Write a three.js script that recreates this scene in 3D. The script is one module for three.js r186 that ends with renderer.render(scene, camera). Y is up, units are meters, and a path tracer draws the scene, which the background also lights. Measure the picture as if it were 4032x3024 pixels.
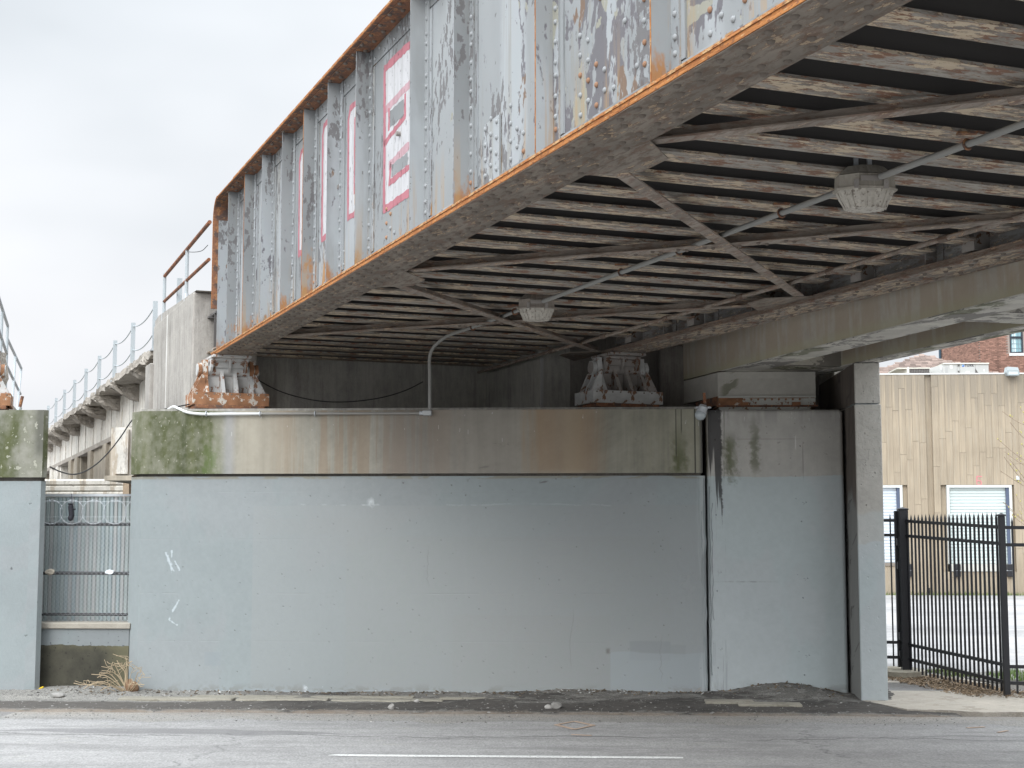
import * as THREE from 'three';
import { mergeGeometries } from 'three/addons/utils/BufferGeometryUtils.js';
import { RoundedBoxGeometry } from 'three/addons/geometries/RoundedBoxGeometry.js';
import { FontLoader } from 'three/addons/loaders/FontLoader.js';
import { TextGeometry } from 'three/addons/geometries/TextGeometry.js';

// ---------------------------------------------------------------- camera, sky, sun, exposure
const scene = new THREE.Scene();
const camera = new THREE.PerspectiveCamera(29.11, 4 / 3, 0.1, 3000);
const PITCH = 5.72 * Math.PI / 180, YAW = 2.8 * Math.PI / 180;
camera.position.set(0, 1.95, 18);
camera.rotation.order = 'YXZ'; camera.rotation.y = YAW; camera.rotation.x = PITCH;
const renderer = new THREE.WebGLRenderer({ antialias: true });
renderer.toneMapping = THREE.LinearToneMapping;
renderer.toneMappingExposure = 1.9;
renderer.shadowMap.enabled = true;
const SKY = 1.0, SUN = [-10, 19, 24];
const SUNAZ = Math.atan2(SUN[2], SUN[0]) + Math.PI, SUNEL = Math.atan2(SUN[1], Math.hypot(SUN[0], SUN[2]));

let seed = 20240611;
const rnd = () => { seed = (seed + 0x6d2b79f5) | 0; let t = Math.imul(seed ^ (seed >>> 15), 1 | seed); t = (t + Math.imul(t ^ (t >>> 7), 61 | t)) ^ t; return ((t ^ (t >>> 14)) >>> 0) / 4294967296; };
const rr = (a, b) => a + (b - a) * rnd();
const clamp = (x, a = 0, b = 1) => x < a ? a : x > b ? b : x;
const ss = (a, b, x) => { const t = clamp((x - a) / (b - a)); return t * t * (3 - 2 * t); };
const mix = (a, b, t) => a + (b - a) * t;

// ---------------------------------------------------------------- noise tile (tileable fbm)
const NT = 512, NM = NT - 1;
function fbmTile(base, oct, gain) {
  const out = new Float32Array(NT * NT); let amp = 1, tot = 0;
  for (let o = 0, p = base; o < oct; o++, p *= 2, amp *= gain) {
    const lat = new Float32Array(p * p); for (let i = 0; i < p * p; i++) lat[i] = rnd();
    tot += amp;
    for (let y = 0; y < NT; y++) {
      const fy = y / NT * p, y0 = Math.floor(fy), ty = fy - y0, sy = ty * ty * (3 - 2 * ty), ya = (y0 % p) * p, yb = ((y0 + 1) % p) * p;
      for (let x = 0; x < NT; x++) {
        const fx = x / NT * p, x0 = Math.floor(fx), tx = fx - x0, sx = tx * tx * (3 - 2 * tx), xa = x0 % p, xb = (x0 + 1) % p;
        const a = lat[ya + xa] + (lat[ya + xb] - lat[ya + xa]) * sx, b = lat[yb + xa] + (lat[yb + xb] - lat[yb + xa]) * sx;
        out[y * NT + x] += amp * (a + (b - a) * sy);
      }
    }
  }
  let m = 0, s = 0; for (let i = 0; i < out.length; i++) m += out[i]; m /= out.length;
  for (let i = 0; i < out.length; i++) s += (out[i] - m) ** 2; s = Math.sqrt(s / out.length);
  for (let i = 0; i < out.length; i++) out[i] = clamp(0.5 + (out[i] - m) / s * 0.2, -0.3, 1.3);
  return out;
}
const T1 = fbmTile(4, 7, 0.55), T2 = fbmTile(4, 7, 0.7), T3 = fbmTile(16, 5, 0.6);
function smp(T, u, v) {
  let x = u * NT, y = v * NT; const xi = Math.floor(x), yi = Math.floor(y); x -= xi; y -= yi;
  const a = (yi & NM) * NT, b = ((yi + 1) & NM) * NT, c = xi & NM, d = (xi + 1) & NM;
  const p = T[a + c] + (T[a + d] - T[a + c]) * x, q = T[b + c] + (T[b + d] - T[b + c]) * x;
  return p + (q - p) * y;
}
const f1 = (u, v) => smp(T1, u, v), f2 = (u, v) => smp(T2, u, v), f3 = (u, v) => smp(T3, u, v);
const T0 = fbmTile(4, 2, 0.5);
// the same fields without a period: each stretch of u is shifted by a slow random amount, so nothing recurs at a fixed spacing
const wa = (u) => 2.3 * smp(T0, u * 0.063 + 0.1, 0.37) + 0.6 * smp(T0, u * 0.31 + 0.2, 0.83), wb = (u) => 1.7 * smp(T0, u * 0.057 + 0.6, 0.71) + 0.3 * smp(T0, u * 0.27, 0.15);
const h1 = (u, v) => smp(T1, u + wa(u), v + wb(u)), h2 = (u, v) => smp(T2, u + wa(u), v + wb(u)), h3 = (u, v) => smp(T3, u + 0.5 * wa(u), v + wb(u));
const WN = new Float32Array(65536); for (let i = 0; i < 65536; i++) WN[i] = rnd();
const wn = (x, y) => WN[((x * 7919) ^ (y * 104729)) & 65535];
const LUT = new Uint8Array(4097); for (let i = 0; i <= 4096; i++) { const l = i / 4096; LUT[i] = Math.round(255 * (l <= 0.0031308 ? l * 12.92 : 1.055 * l ** (1 / 2.4) - 0.055)); }
// fn(u, v, o, x, y): writes linear colour to o[0..2] and a height 0..1 to o[3], o[4] roughness
function tex(w, h, fn, { bump = true, sx = 1, sy = 1, ox = 0, oy = 0, alpha = false, clampEdge = false } = {}) {
  const c = new Uint8Array(w * h * 4), b = bump ? new Uint8Array(w * h * 4) : null, o = [0, 0, 0, 0.5, 1];
  for (let y = 0; y < h; y++) for (let x = 0; x < w; x++) {
    o[3] = 0.5; o[4] = 1; fn((x + 0.5) / w, (y + 0.5) / h, o, x, y);
    const i = (y * w + x) * 4;
    for (let k = 0; k < 3; k++) c[i + k] = LUT[(clamp(o[k]) * 4096) | 0];
    c[i + 3] = alpha ? clamp(o[4]) * 255 : 255;
    if (b) { const q = clamp(o[3]) * 255; b[i] = b[i + 1] = b[i + 2] = q; b[i + 3] = 255; }
  }
  const mk = (d, srgb) => {
    const t = new THREE.DataTexture(d, w, h, THREE.RGBAFormat); t.wrapS = t.wrapT = clampEdge ? THREE.ClampToEdgeWrapping : THREE.RepeatWrapping;
    t.magFilter = THREE.LinearFilter; t.minFilter = THREE.LinearMipmapLinearFilter; t.generateMipmaps = true;
    if (srgb) t.colorSpace = THREE.SRGBColorSpace;
    t.repeat.set(1 / sx, 1 / sy); t.offset.set(ox, oy); t.needsUpdate = true; return t;
  };
  return { map: mk(c, true), bumpMap: b ? mk(b, false) : null };
}
const set = (o, r, g, b) => { o[0] = r; o[1] = g; o[2] = b; };
const mx = (o, r, g, b, t) => { o[0] += (r - o[0]) * t; o[1] += (g - o[1]) * t; o[2] += (b - o[2]) * t; };
const mulc = (o, k) => { o[0] *= k; o[1] *= k; o[2] *= k; };
function M(t, rough = 0.85, bump = 0.004, color = null, metal = 0) {
  const m = new THREE.MeshStandardMaterial({ roughness: rough, metalness: metal });
  if (t) { m.map = t.map; if (t.bumpMap) { m.bumpMap = t.bumpMap; m.bumpScale = bump; } }
  if (color) m.color.setRGB(...color);
  return m;
}

// ---------------------------------------------------------------- sky and sun (overcast)
{
  const w = 1024, h = 512, d = new Float32Array(w * h * 4);
  for (let y = 0; y < h; y++) for (let x = 0; x < w; x++) {
    const e = ((y + 0.5) / h - 0.5) * Math.PI, s = Math.sin(e), i = (y * w + x) * 4;
    let r, g, b;
    if (s < -0.01) { r = 0.2; g = 0.2; b = 0.2; } else {
      const su = Math.max(s, 0);
      const sd = (Math.cos(e) * Math.cos((x + 0.5) / w * 2 * Math.PI - SUNAZ) * Math.cos(SUNEL) + s * Math.sin(SUNEL)), glow = Math.exp(-(1 - sd) * 3.6);
      const L = SKY * (0.37 + 0.22 * su + 1.7 * su * su * su + 1.7 * glow * ss(-0.05, 0.3, su));
      const az = x / w, k = 1 / (su + 0.16);
      const px = Math.cos(az * 2 * Math.PI) * k * 0.16, py = Math.sin(az * 2 * Math.PI) * k * 0.16;
      const c1 = f1(px * 0.5 + 0.3, py * 0.5 + 0.1), c2 = f1(px * 1.1 + 0.7, py * 1.1 + 0.4);
      const c = clamp(0.5 + (c1 - 0.5) * 0.9 + (c2 - 0.5) * 0.5);
      const bank = smp(T0, az * 2.0 + 0.35 + 0.02 * c1, s * 0.85 + 0.12) - 0.5 + 0.6 * (f1(az * 3, s * 1.6 + 0.4) - 0.5);
      const lum = L * (0.88 + 0.22 * c + 0.62 * bank * ss(0.9, 0.4, su)), bl = clamp(0.75 - c * 0.55 - bank * 0.9);
      r = lum * (0.99 - 0.11 * bl); g = lum * (1.0 - 0.035 * bl); b = lum * (1.03 + 0.01 * bl);
    }
    d[i] = r; d[i + 1] = g; d[i + 2] = b; d[i + 3] = 1;
  }
  const t = new THREE.DataTexture(d, w, h, THREE.RGBAFormat, THREE.FloatType);
  t.mapping = THREE.EquirectangularReflectionMapping; t.magFilter = THREE.LinearFilter; t.needsUpdate = true;
  scene.background = t; scene.environment = t;
}
const sun = new THREE.DirectionalLight(new THREE.Color(1, 0.965, 0.91), 0.7);
sun.position.set(...SUN); sun.target.position.set(0, 2, 0); scene.add(sun, sun.target);
sun.castShadow = true; sun.shadow.radius = 48; sun.shadow.mapSize.set(2048, 2048);
Object.assign(sun.shadow.camera, { left: -50, right: 50, top: 50, bottom: -50, near: 1, far: 120 });

// ---------------------------------------------------------------- helpers
const used = new Map();
function numbered(n) { const k = used.get(n) || 0; used.set(n, k + 1); return k ? `${n}_${String(k).padStart(3, '0')}` : n; }
const flat = (g) => { const r = g.index ? g.toNonIndexed() : g; return r; };
// texture coordinates in metres from positions, by the way each face points; along = the axis the grain runs on
function uvm(g, along = 'x', off = [0, 0]) {
  g = flat(g); const p = g.attributes.position, n = p.count, uv = new Float32Array(n * 2);
  const A = new THREE.Vector3(), Bv = new THREE.Vector3(), Cv = new THREE.Vector3();
  for (let i = 0; i < n; i += 3) {
    A.fromBufferAttribute(p, i); Bv.fromBufferAttribute(p, i + 1); Cv.fromBufferAttribute(p, i + 2);
    Bv.sub(A); Cv.sub(A); Bv.cross(Cv); const ax = Math.abs(Bv.x), ay = Math.abs(Bv.y), az = Math.abs(Bv.z);
    for (let k = i; k < i + 3; k++) {
      const x = p.getX(k), y = p.getY(k), z = p.getZ(k); let u, v;
      if (ax >= ay && ax >= az) [u, v] = along === 'y' ? [y, z] : [z, y];
      else if (ay >= az) [u, v] = along === 'z' ? [z, x] : [x, z];
      else [u, v] = along === 'y' ? [y, x] : [x, y];
      uv[k * 2] = u + off[0]; uv[k * 2 + 1] = v + off[1];
    }
  }
  g.setAttribute('uv', new THREE.BufferAttribute(uv, 2));
  for (const k of Object.keys(g.attributes)) if (!['position', 'normal', 'uv'].includes(k)) g.deleteAttribute(k);
  return g;
}
const bx = (w, h, d, x = 0, y = 0, z = 0) => new THREE.BoxGeometry(w, h, d).translate(x, y, z);
const bb = (x0, x1, y0, y1, z0, z1) => bx(x1 - x0, y1 - y0, z1 - z0, (x0 + x1) / 2, (y0 + y1) / 2, (z0 + z1) / 2);
const rb = (x0, x1, y0, y1, z0, z1, r = 0.01, seg = 2) => new RoundedBoxGeometry(x1 - x0, y1 - y0, z1 - z0, seg, r).translate((x0 + x1) / 2, (y0 + y1) / 2, (z0 + z1) / 2);
function prism(pts, depth, axis = 'z') { // outline in the plane across the axis, extruded along it from 0 to depth
  const s = new THREE.Shape(pts.map((p) => new THREE.Vector2(p[0], p[1])));
  const g = new THREE.ExtrudeGeometry(s, { depth, bevelEnabled: false, curveSegments: 6 });
  if (axis === 'x') g.applyMatrix4(new THREE.Matrix4().makeBasis(new THREE.Vector3(0, 0, 1), new THREE.Vector3(0, 1, 0), new THREE.Vector3(-1, 0, 0))); // outline (z, y), depth along -x
  if (axis === 'y') g.rotateX(Math.PI / 2); // outline (x, z), depth along -y
  return g;
}
const tube = (pts, r, seg = 24, rad = 6) => new THREE.TubeGeometry(new THREE.CatmullRomCurve3(pts.map((p) => new THREE.Vector3(...p))), seg, r, rad, false);
const rod = (a, b, r, n = 8, r2 = r) => {
  const A = new THREE.Vector3(...a), Bv = new THREE.Vector3(...b), d = Bv.clone().sub(A), L = d.length();
  const g = new THREE.CylinderGeometry(r2, r, L, n).translate(0, L / 2, 0);
  g.applyQuaternion(new THREE.Quaternion().setFromUnitVectors(new THREE.Vector3(0, 1, 0), d.normalize())); return g.translate(...a);
};
function barBetween(a, b, w, h) { // flat bar from a to b, w across (horizontal), h tall
  const A = new THREE.Vector3(...a), Bv = new THREE.Vector3(...b), d = Bv.clone().sub(A), L = d.length(); d.normalize();
  const side = new THREE.Vector3(0, 1, 0).cross(d).normalize(), up = d.clone().cross(side);
  const g = new THREE.BoxGeometry(w, h, L).translate(0, 0, L / 2);
  return g.applyMatrix4(new THREE.Matrix4().makeBasis(side, up, d)).translate(...a);
}
function mesh(name, geos, m, parent = scene, { along = 'x', off = [0, 0], keepUV = false, label, kind } = {}) {
  if (!Array.isArray(geos)) geos = [geos];
  let g;
  if (keepUV) g = geos.length > 1 ? mergeGeometries(geos.map(flat)) : geos[0];
  else { const l = geos.map((q) => uvm(q, along, off)); g = l.length > 1 ? mergeGeometries(l) : l[0]; }
  const o = new THREE.Mesh(g, m); o.name = parent === scene ? numbered(name) : name; o.castShadow = o.receiveShadow = true; parent.add(o);
  if (label) o.userData.label = label;
  if (kind) o.userData.kind = kind;
  return o;
}
function tag(o, label, category, group) { o.userData.label = label; o.userData.category = category; if (group) o.userData.group = group; return o; }
function thing(name, label, category, group, pos = [0, 0, 0], turn = 0) { const o = new THREE.Group(); o.name = numbered(name); scene.add(o); o.position.set(...pos); o.rotation.y = turn; return tag(o, label, category, group); }
function struct(name, geos, m, opt) { const o = mesh(name, geos, m, scene, opt); o.userData.kind = 'structure'; return o; }
function scatter(name, geo, m, spots, parent = scene, label, category) { // uncountable small pieces: [x, y, z, sx, sy, sz, ry, rx, grey]
  const I = new THREE.InstancedMesh(geo, m, spots.length), o = new THREE.Object3D(), c = new THREE.Color();
  spots.forEach((s, i) => { o.position.set(s[0], s[1], s[2]); o.scale.set(s[3], s[4], s[5]); o.rotation.set(s[7] || 0, s[6] || 0, s[9] || 0); o.updateMatrix(); I.setMatrixAt(i, o.matrix); if (s[8]) I.setColorAt(i, Array.isArray(s[8]) ? c.setRGB(...s[8]) : c.setRGB(s[8], s[8], s[8])); });
  I.name = parent === scene ? numbered(name) : name; I.userData.kind = 'stuff'; if (label) I.userData.label = label; if (category) I.userData.category = category;
  I.castShadow = I.receiveShadow = true; parent.add(I); return I;
}
// where a point measured in the photograph stands on the plane z = const (measured once, the result is a place in the world)
const RM = new THREE.Matrix4().makeRotationFromEuler(new THREE.Euler(PITCH, YAW, 0, 'YXZ'));
function P(px, py, z) { const d = new THREE.Vector3((px - 2016) / 5824, -(py - 1512) / 5824, -1).applyMatrix4(RM), t = (z - 18) / d.z; return [d.x * t, 1.95 + d.y * t, z]; }
// ---------------------------------------------------------------- surface textures
const bump01 = (x) => clamp(0.5 + x);
// peeling grey paint on the girder web, 6.5 m along and 2.1 m tall
function peel(o, X, Y, amt, ph) {
  const big = h1(X * 0.11 + ph, Y * 0.09 + ph), mid = h1(X * 0.5 + ph, Y * 0.22);
  const tone = mix(0.215, 0.30, clamp(big * 1.3 - 0.2)) + (mid - 0.5) * 0.045;
  set(o, tone * 0.95, tone * 0.99, tone * 1.005);
  const wash = ss(0.6, 0.8, h1(X * 0.35 + 0.31 + ph, Y * 0.1 + 0.7)); mx(o, 0.37, 0.39, 0.405, wash * 0.6);
  const run = ss(0.62, 0.85, h2(X * 0.9 + ph, Y * 0.05 + 0.2)); mx(o, 0.21, 0.19, 0.145, run * 0.4);
  o[3] = 0.7 + (mid - 0.5) * 0.1;
  const n = h2(X * 0.9 + ph, Y * 0.36 + ph) * 0.55 + h3(X * 1.3, Y * 0.6 + ph) * 0.45;
  const th = 0.87 - amt * 0.42, chip = ss(th, th + 0.02, n);
  if (chip > 0) {
    const k = h1(X * 0.5 + 0.5, Y * 0.4 + ph);
    const dk = [0.115, 0.107, 0.117], col = k > 0.74 ? [0.15, 0.09, 0.055] : k < 0.2 ? [0.26, 0.25, 0.2] : dk;
    mx(o, ...col, chip * 0.92); o[3] -= 0.28 * chip;
    const edge = ss(th + 0.05, th + 0.01, n) * chip; mx(o, 0.42, 0.435, 0.45, edge * 0.3);
  }
  const sp = h3(X * 1.7 + ph, Y * 0.9) + 0.42 * (ss(0.5, 0.8, h1(X * 0.55 + 0.2, Y * 0.2 + ph)) - 0.35); if (sp > 0.87 - amt * 0.12) { mx(o, 0.1, 0.09, 0.09, 0.75); o[3] -= 0.2; }
}
function baseRust(o, X, Y, ph, h = 0.22) { // rust creeping up from the bottom flange, ragged
  const n = h2(X * 0.7 + ph, Y * 0.35 + 0.3), e = h * (0.1 + 1.7 * Math.pow(clamp(h1(X * 0.28 + ph, 0.37)), 1.4));
  const t = ss(0, 0.35, n * 1.25 - Y / Math.max(e, 0.01) * 0.6 - 0.22);
  if (Y < 0.75) mx(o, 0.28 + 0.16 * (n - 0.5), 0.115 + 0.09 * (n - 0.5), 0.036, t * 0.9);
  const dr = ss(0.66, 0.8, h2(X * 1.6 + ph, Y * 0.07 + 0.6)) * ss(0.8, 0.1, Y); mx(o, 0.36, 0.22, 0.09, dr * 0.5);
}
const tPaintA = tex(1792, 576, (u, v, o) => {
  const X = u * 6.5, Y = v * 2.1, z = 8.1 + X;
  let amt = 0.17 + 0.25 * ss(9.2, 10.2, z) * ss(1.7, 0.2, Y) + 0.62 * ss(10.75, 11.0, z) * ss(2.0, 0.3, Y - 0.35 * (z - 11)) * ss(13.4, 12.6, z);
  amt += (h1(X * 0.3, Y * 0.3) - 0.5) * 0.9 * amt * 2;
  peel(o, X, Y, clamp(amt, 0.05, 0.95), 0.13); baseRust(o, X, Y, 0.41, 0.1);
}, { sx: 6.5, sy: 2.1, ox: -8.1 / 6.5, oy: -4.22 / 2.1 });
const tPaintB = tex(1536, 400, (u, v, o) => { const X = u * 8, Y = v * 2.1; peel(o, X, Y, 0.12 + 0.2 * (h1(X * 0.25, Y * 0.25) - 0.35), 0.57); baseRust(o, X, Y, 0.77, 0.42); }, { sx: 8, sy: 2.1, oy: -4.22 / 2.1 });
// grey brown grime and flaked cream primer under the bridge, 3 m along and 0.75 m across
const flakes = (amt, warm) => (u, v, o) => {
  const g = f1(u * 2, v * 1), d = f2(u * 5, v * 4);
  const t = mix(0.25, 0.38, clamp(g * 1.5 - 0.25)); set(o, t, t * 0.975, t * 0.94);
  mx(o, 0.17, 0.14, 0.12, ss(0.45, 0.8, d) * 0.65);
  mx(o, 0.20, 0.09, 0.05, ss(0.6, 0.75, f2(u * 4 + 0.4, v * 3 + 0.2)) * warm);
  o[3] = 0.5 + (d - 0.5) * 0.25;
  const m = f1(u * 2 + 0.21, v * 1 + 0.6), n = f2(u * 5 + 0.1, v * 4 + 0.7) * 0.6 + f3(u * 3, v * 3) * 0.4, th = 0.87 - amt * 0.4 - (m - 0.5) * 0.55;
  const c = ss(th, th + 0.015, n); if (c > 0) { const k = f1(u * 6, v * 4); mx(o, mix(0.60, 0.52, k), mix(0.54, 0.44, k), mix(0.43, 0.35, k), c * 0.9); o[3] += 0.22 * c; }
  const r = ss(th - 0.045, th - 0.005, n) * (1 - c); mx(o, 0.19, 0.08, 0.04, r * 0.75);
};
const tFlake = tex(1024, 512, flakes(0.62, 0.8), { sx: 3, sy: 0.75 });
const tGrime = tex(1024, 256, flakes(0.15, 0.35), { sx: 3, sy: 0.75 });
const tOrange = tex(512, 512, (u, v, o) => {
  const n = f2(u * 1, v * 4), q = f1(u * 3, v * 2), s = f3(u * 2, v * 2);
  set(o, mix(0.25, 0.44, n), mix(0.085, 0.18, n), mix(0.022, 0.05, n)); mx(o, 0.50, 0.36, 0.19, ss(0.66, 0.8, q) * 0.6); mx(o, 0.13, 0.055, 0.03, ss(0.68, 0.8, s) * 0.7); o[3] = n * 0.6 + s * 0.4;
}, { sx: 1.1, sy: 0.35 });
const tRust = tex(512, 512, (u, v, o) => {
  const n = f2(u * 2, v * 2), q = f1(u * 2 + 0.3, v * 2), s = f2(u * 4 + 0.2, v * 4);
  set(o, mix(0.13, 0.27, n), mix(0.065, 0.12, n), mix(0.045, 0.06, n)); mx(o, 0.085, 0.066, 0.06, ss(0.5, 0.75, q) * 0.8); mx(o, 0.36, 0.18, 0.08, ss(0.7, 0.78, s) * 0.8); o[3] = n * 0.5 + s * 0.5;
}, { sx: 0.9, sy: 0.9 });
const tCast = tex(512, 512, (u, v, o) => { // painted cast steel, rust where the paint has gone
  const n = f2(u * 2, v * 2), q = f1(u * 2 + 0.3, v * 2), t = mix(0.4, 0.52, q); set(o, t, t * 1.0, t * 0.98); o[3] = 0.6 + (n - 0.5) * 0.2;
  const c = ss(0.72, 0.76, n); mx(o, 0.21 + 0.1 * (q - 0.5), 0.095, 0.05, c * 0.95); o[3] -= 0.2 * c;
}, { sx: 0.8, sy: 0.8 });
const tCastRust = tex(512, 512, (u, v, o) => {
  const n = f2(u * 2 + 0.3, v * 2), q = f1(u * 2, v * 2), t = mix(0.16, 0.3, q); set(o, t * 1.15, t * 0.55, t * 0.27); o[3] = 0.4 + (n - 0.5) * 0.3;
  const c = ss(0.72, 0.74, n); mx(o, 0.5, 0.47, 0.42, c); o[3] += 0.2 * c;
}, { sx: 0.8, sy: 0.8 });
function concrete(o, X, Y, ph, pits = 1, tile = false) {
  const a = tile ? f1(X * 0.12 + ph, Y * 0.12) : h1(X * 0.12 + ph, Y * 0.12), b = tile ? f2(X * 0.6 + ph, Y * 0.6 + ph) : h2(X * 0.6 + ph, Y * 0.6 + ph), c = tile ? f3(X * 1.2, Y * 1.2 + ph) : h3(X * 1.2, Y * 1.2 + ph);
  const t = 0.37 + (a - 0.5) * 0.12 + (b - 0.5) * 0.07 + (c - 0.5) * 0.05; set(o, t, t * 0.955, t * 0.87);
  o[3] = 0.6 + (b - 0.5) * 0.25 + (c - 0.5) * 0.15;
  if (pits && c > 0.97) { mulc(o, 0.65); o[3] = 0.2; }
}
const moss = (o, t, n) => { mx(o, mix(0.056, 0.092, n), mix(0.064, 0.1, n), mix(0.028, 0.042, n), clamp(t)); };
const band = (x, a, b, s) => ss(a - s, a + s, x) * ss(b + s, b - s, x);
const tCoping = tex(1408, 180, (u, v, o) => {
  const X = -5.64 + u * 7.07, Y = v * 0.85;
  concrete(o, X, Y, 0.2, 0); const st = h2(X * 0.5 + 0.3, Y * 0.03 + 0.1), st2 = h2(X * 1.6, Y * 0.05 + 0.5), g = h3(X * 0.9, Y * 0.9);
  mulc(o, 0.76 + (st - 0.5) * 0.3 + (st2 - 0.5) * 0.2); o[2] *= 0.93;
  mx(o, 0.34, 0.30, 0.235, band(X, -4.3, -3.5, 0.2) * 0.5);
  mx(o, 0.22, 0.155, 0.10, ss(0.42, 0.72, st2) * band(X, -3.7, -1.6, 0.3) * 0.55);
  mx(o, 0.21, 0.185, 0.165, band(X, -2.5, -0.7, 0.25) * 0.5);
  mx(o, 0.27, 0.185, 0.115, band(X + (st2 - 0.5) * 0.2 + (st - 0.5) * 0.3, -0.6, 0.1, 0.14) * (0.45 + 0.5 * st) * ss(0.0, 0.12, Y));
  mx(o, 0.33, 0.27, 0.19, band(X, -0.25, -0.02, 0.06) * 0.4);
  mx(o, 0.22, 0.215, 0.13, band(X, 0.35, 1.5, 0.4) * 0.42 * clamp(st * 1.5));
  const mossEdge = -4.45 + (st - 0.5) * 0.3 + (g - 0.5) * 0.12, mm = ss(mossEdge + 0.14, mossEdge - 0.16, X);
  mx(o, 0.19, 0.19, 0.14, mm * 0.6); moss(o, mm * (ss(0.25, 0.5, h1(X * 0.5 + 0.1, Y * 0.15)) * 0.7 + 0.3) * (0.75 + 0.6 * (g - 0.4)), st2);
  mx(o, 0.09, 0.135, 0.04, band(X + (g - 0.5) * 0.06, -4.68, -4.46, 0.07) * ss(0.7, 0.05, Y) * 0.6 * clamp(g * 1.3));
  if (mm > 0.5 && h3(X * 2.1, Y * 2.1) > 0.86 + 0.1 * st) mx(o, 0.38, 0.36, 0.3, 0.7);
  mx(o, 0.30, 0.31, 0.34, band(X, -4.42, -4.3, 0.05) * 0.4);
  const gp = band(X + (g - 0.5) * 0.08, 1.07, 1.22, 0.06) * ss(0.75, 0.2, Y) * ss(0.0, 0.12, Y); moss(o, gp * 0.85 * clamp(0.5 + st), 0.7);
  const dr = Math.max(band(X, 1.105, 1.115, 0.004) * ss(0.2, 0.3, Y), band(X, 1.17, 1.18, 0.004) * ss(0.5, 0.6, Y), band(X, 1.33, 1.345, 0.004)); mx(o, 0.03, 0.03, 0.025, dr * 0.9);
  mx(o, 0.035, 0.033, 0.032, ss(1.36, 1.42, X + (st2 - 0.5) * 0.08) * 0.85);
  const sp = h3(X * 2.3, Y * 0.35); if (sp > 1.04 && Y > 0.45) mx(o, 0.55, 0.55, 0.53, 0.7);
  const dk = h2(X * 0.9 + 0.6, Y * 0.9 + 0.2); mx(o, 0.08, 0.075, 0.07, ss(0.95, 1.05, dk) * 0.3 * ss(-4, -3, X));
}, { sx: 7.07, sy: 0.85, ox: 5.64 / 7.07, oy: -2.6 / 0.85 });
const rect = (X, Y, x0, x1, y0, y1, s = 0.01) => band(X, x0, x1, s) * band(Y, y0, y1, s);
const pitsN = []; for (let i = 0; i < 260; i++) pitsN.push([rr(-5.5, 1.45), rr(0.05, 2.6), rr(0.003, 0.01), rnd() < 0.3 ? 1 : 0]);
function paintedWall(o, X, Y, k = 1) {
  const a = h1(X * 0.09, Y * 0.12), b = h2(X * 0.5, Y * 0.5), c = h3(X * 1.3, Y * 1.3), d = h1(X * 0.35 + 0.4, Y * 0.2);
  const t = k * (0.285 + (a - 0.5) * 0.04 + (b - 0.5) * 0.016 + (c - 0.5) * 0.018); set(o, t * 0.875, t * 0.975, t * 0.985);
  mx(o, t * 0.925, t * 0.97, t * 0.985, ss(0.45, 0.6, d) * 0.5);
  o[3] = 0.6 + (b - 0.5) * 0.14 + (c - 0.5) * 0.12 + (a - 0.5) * 0.2;
}
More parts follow.
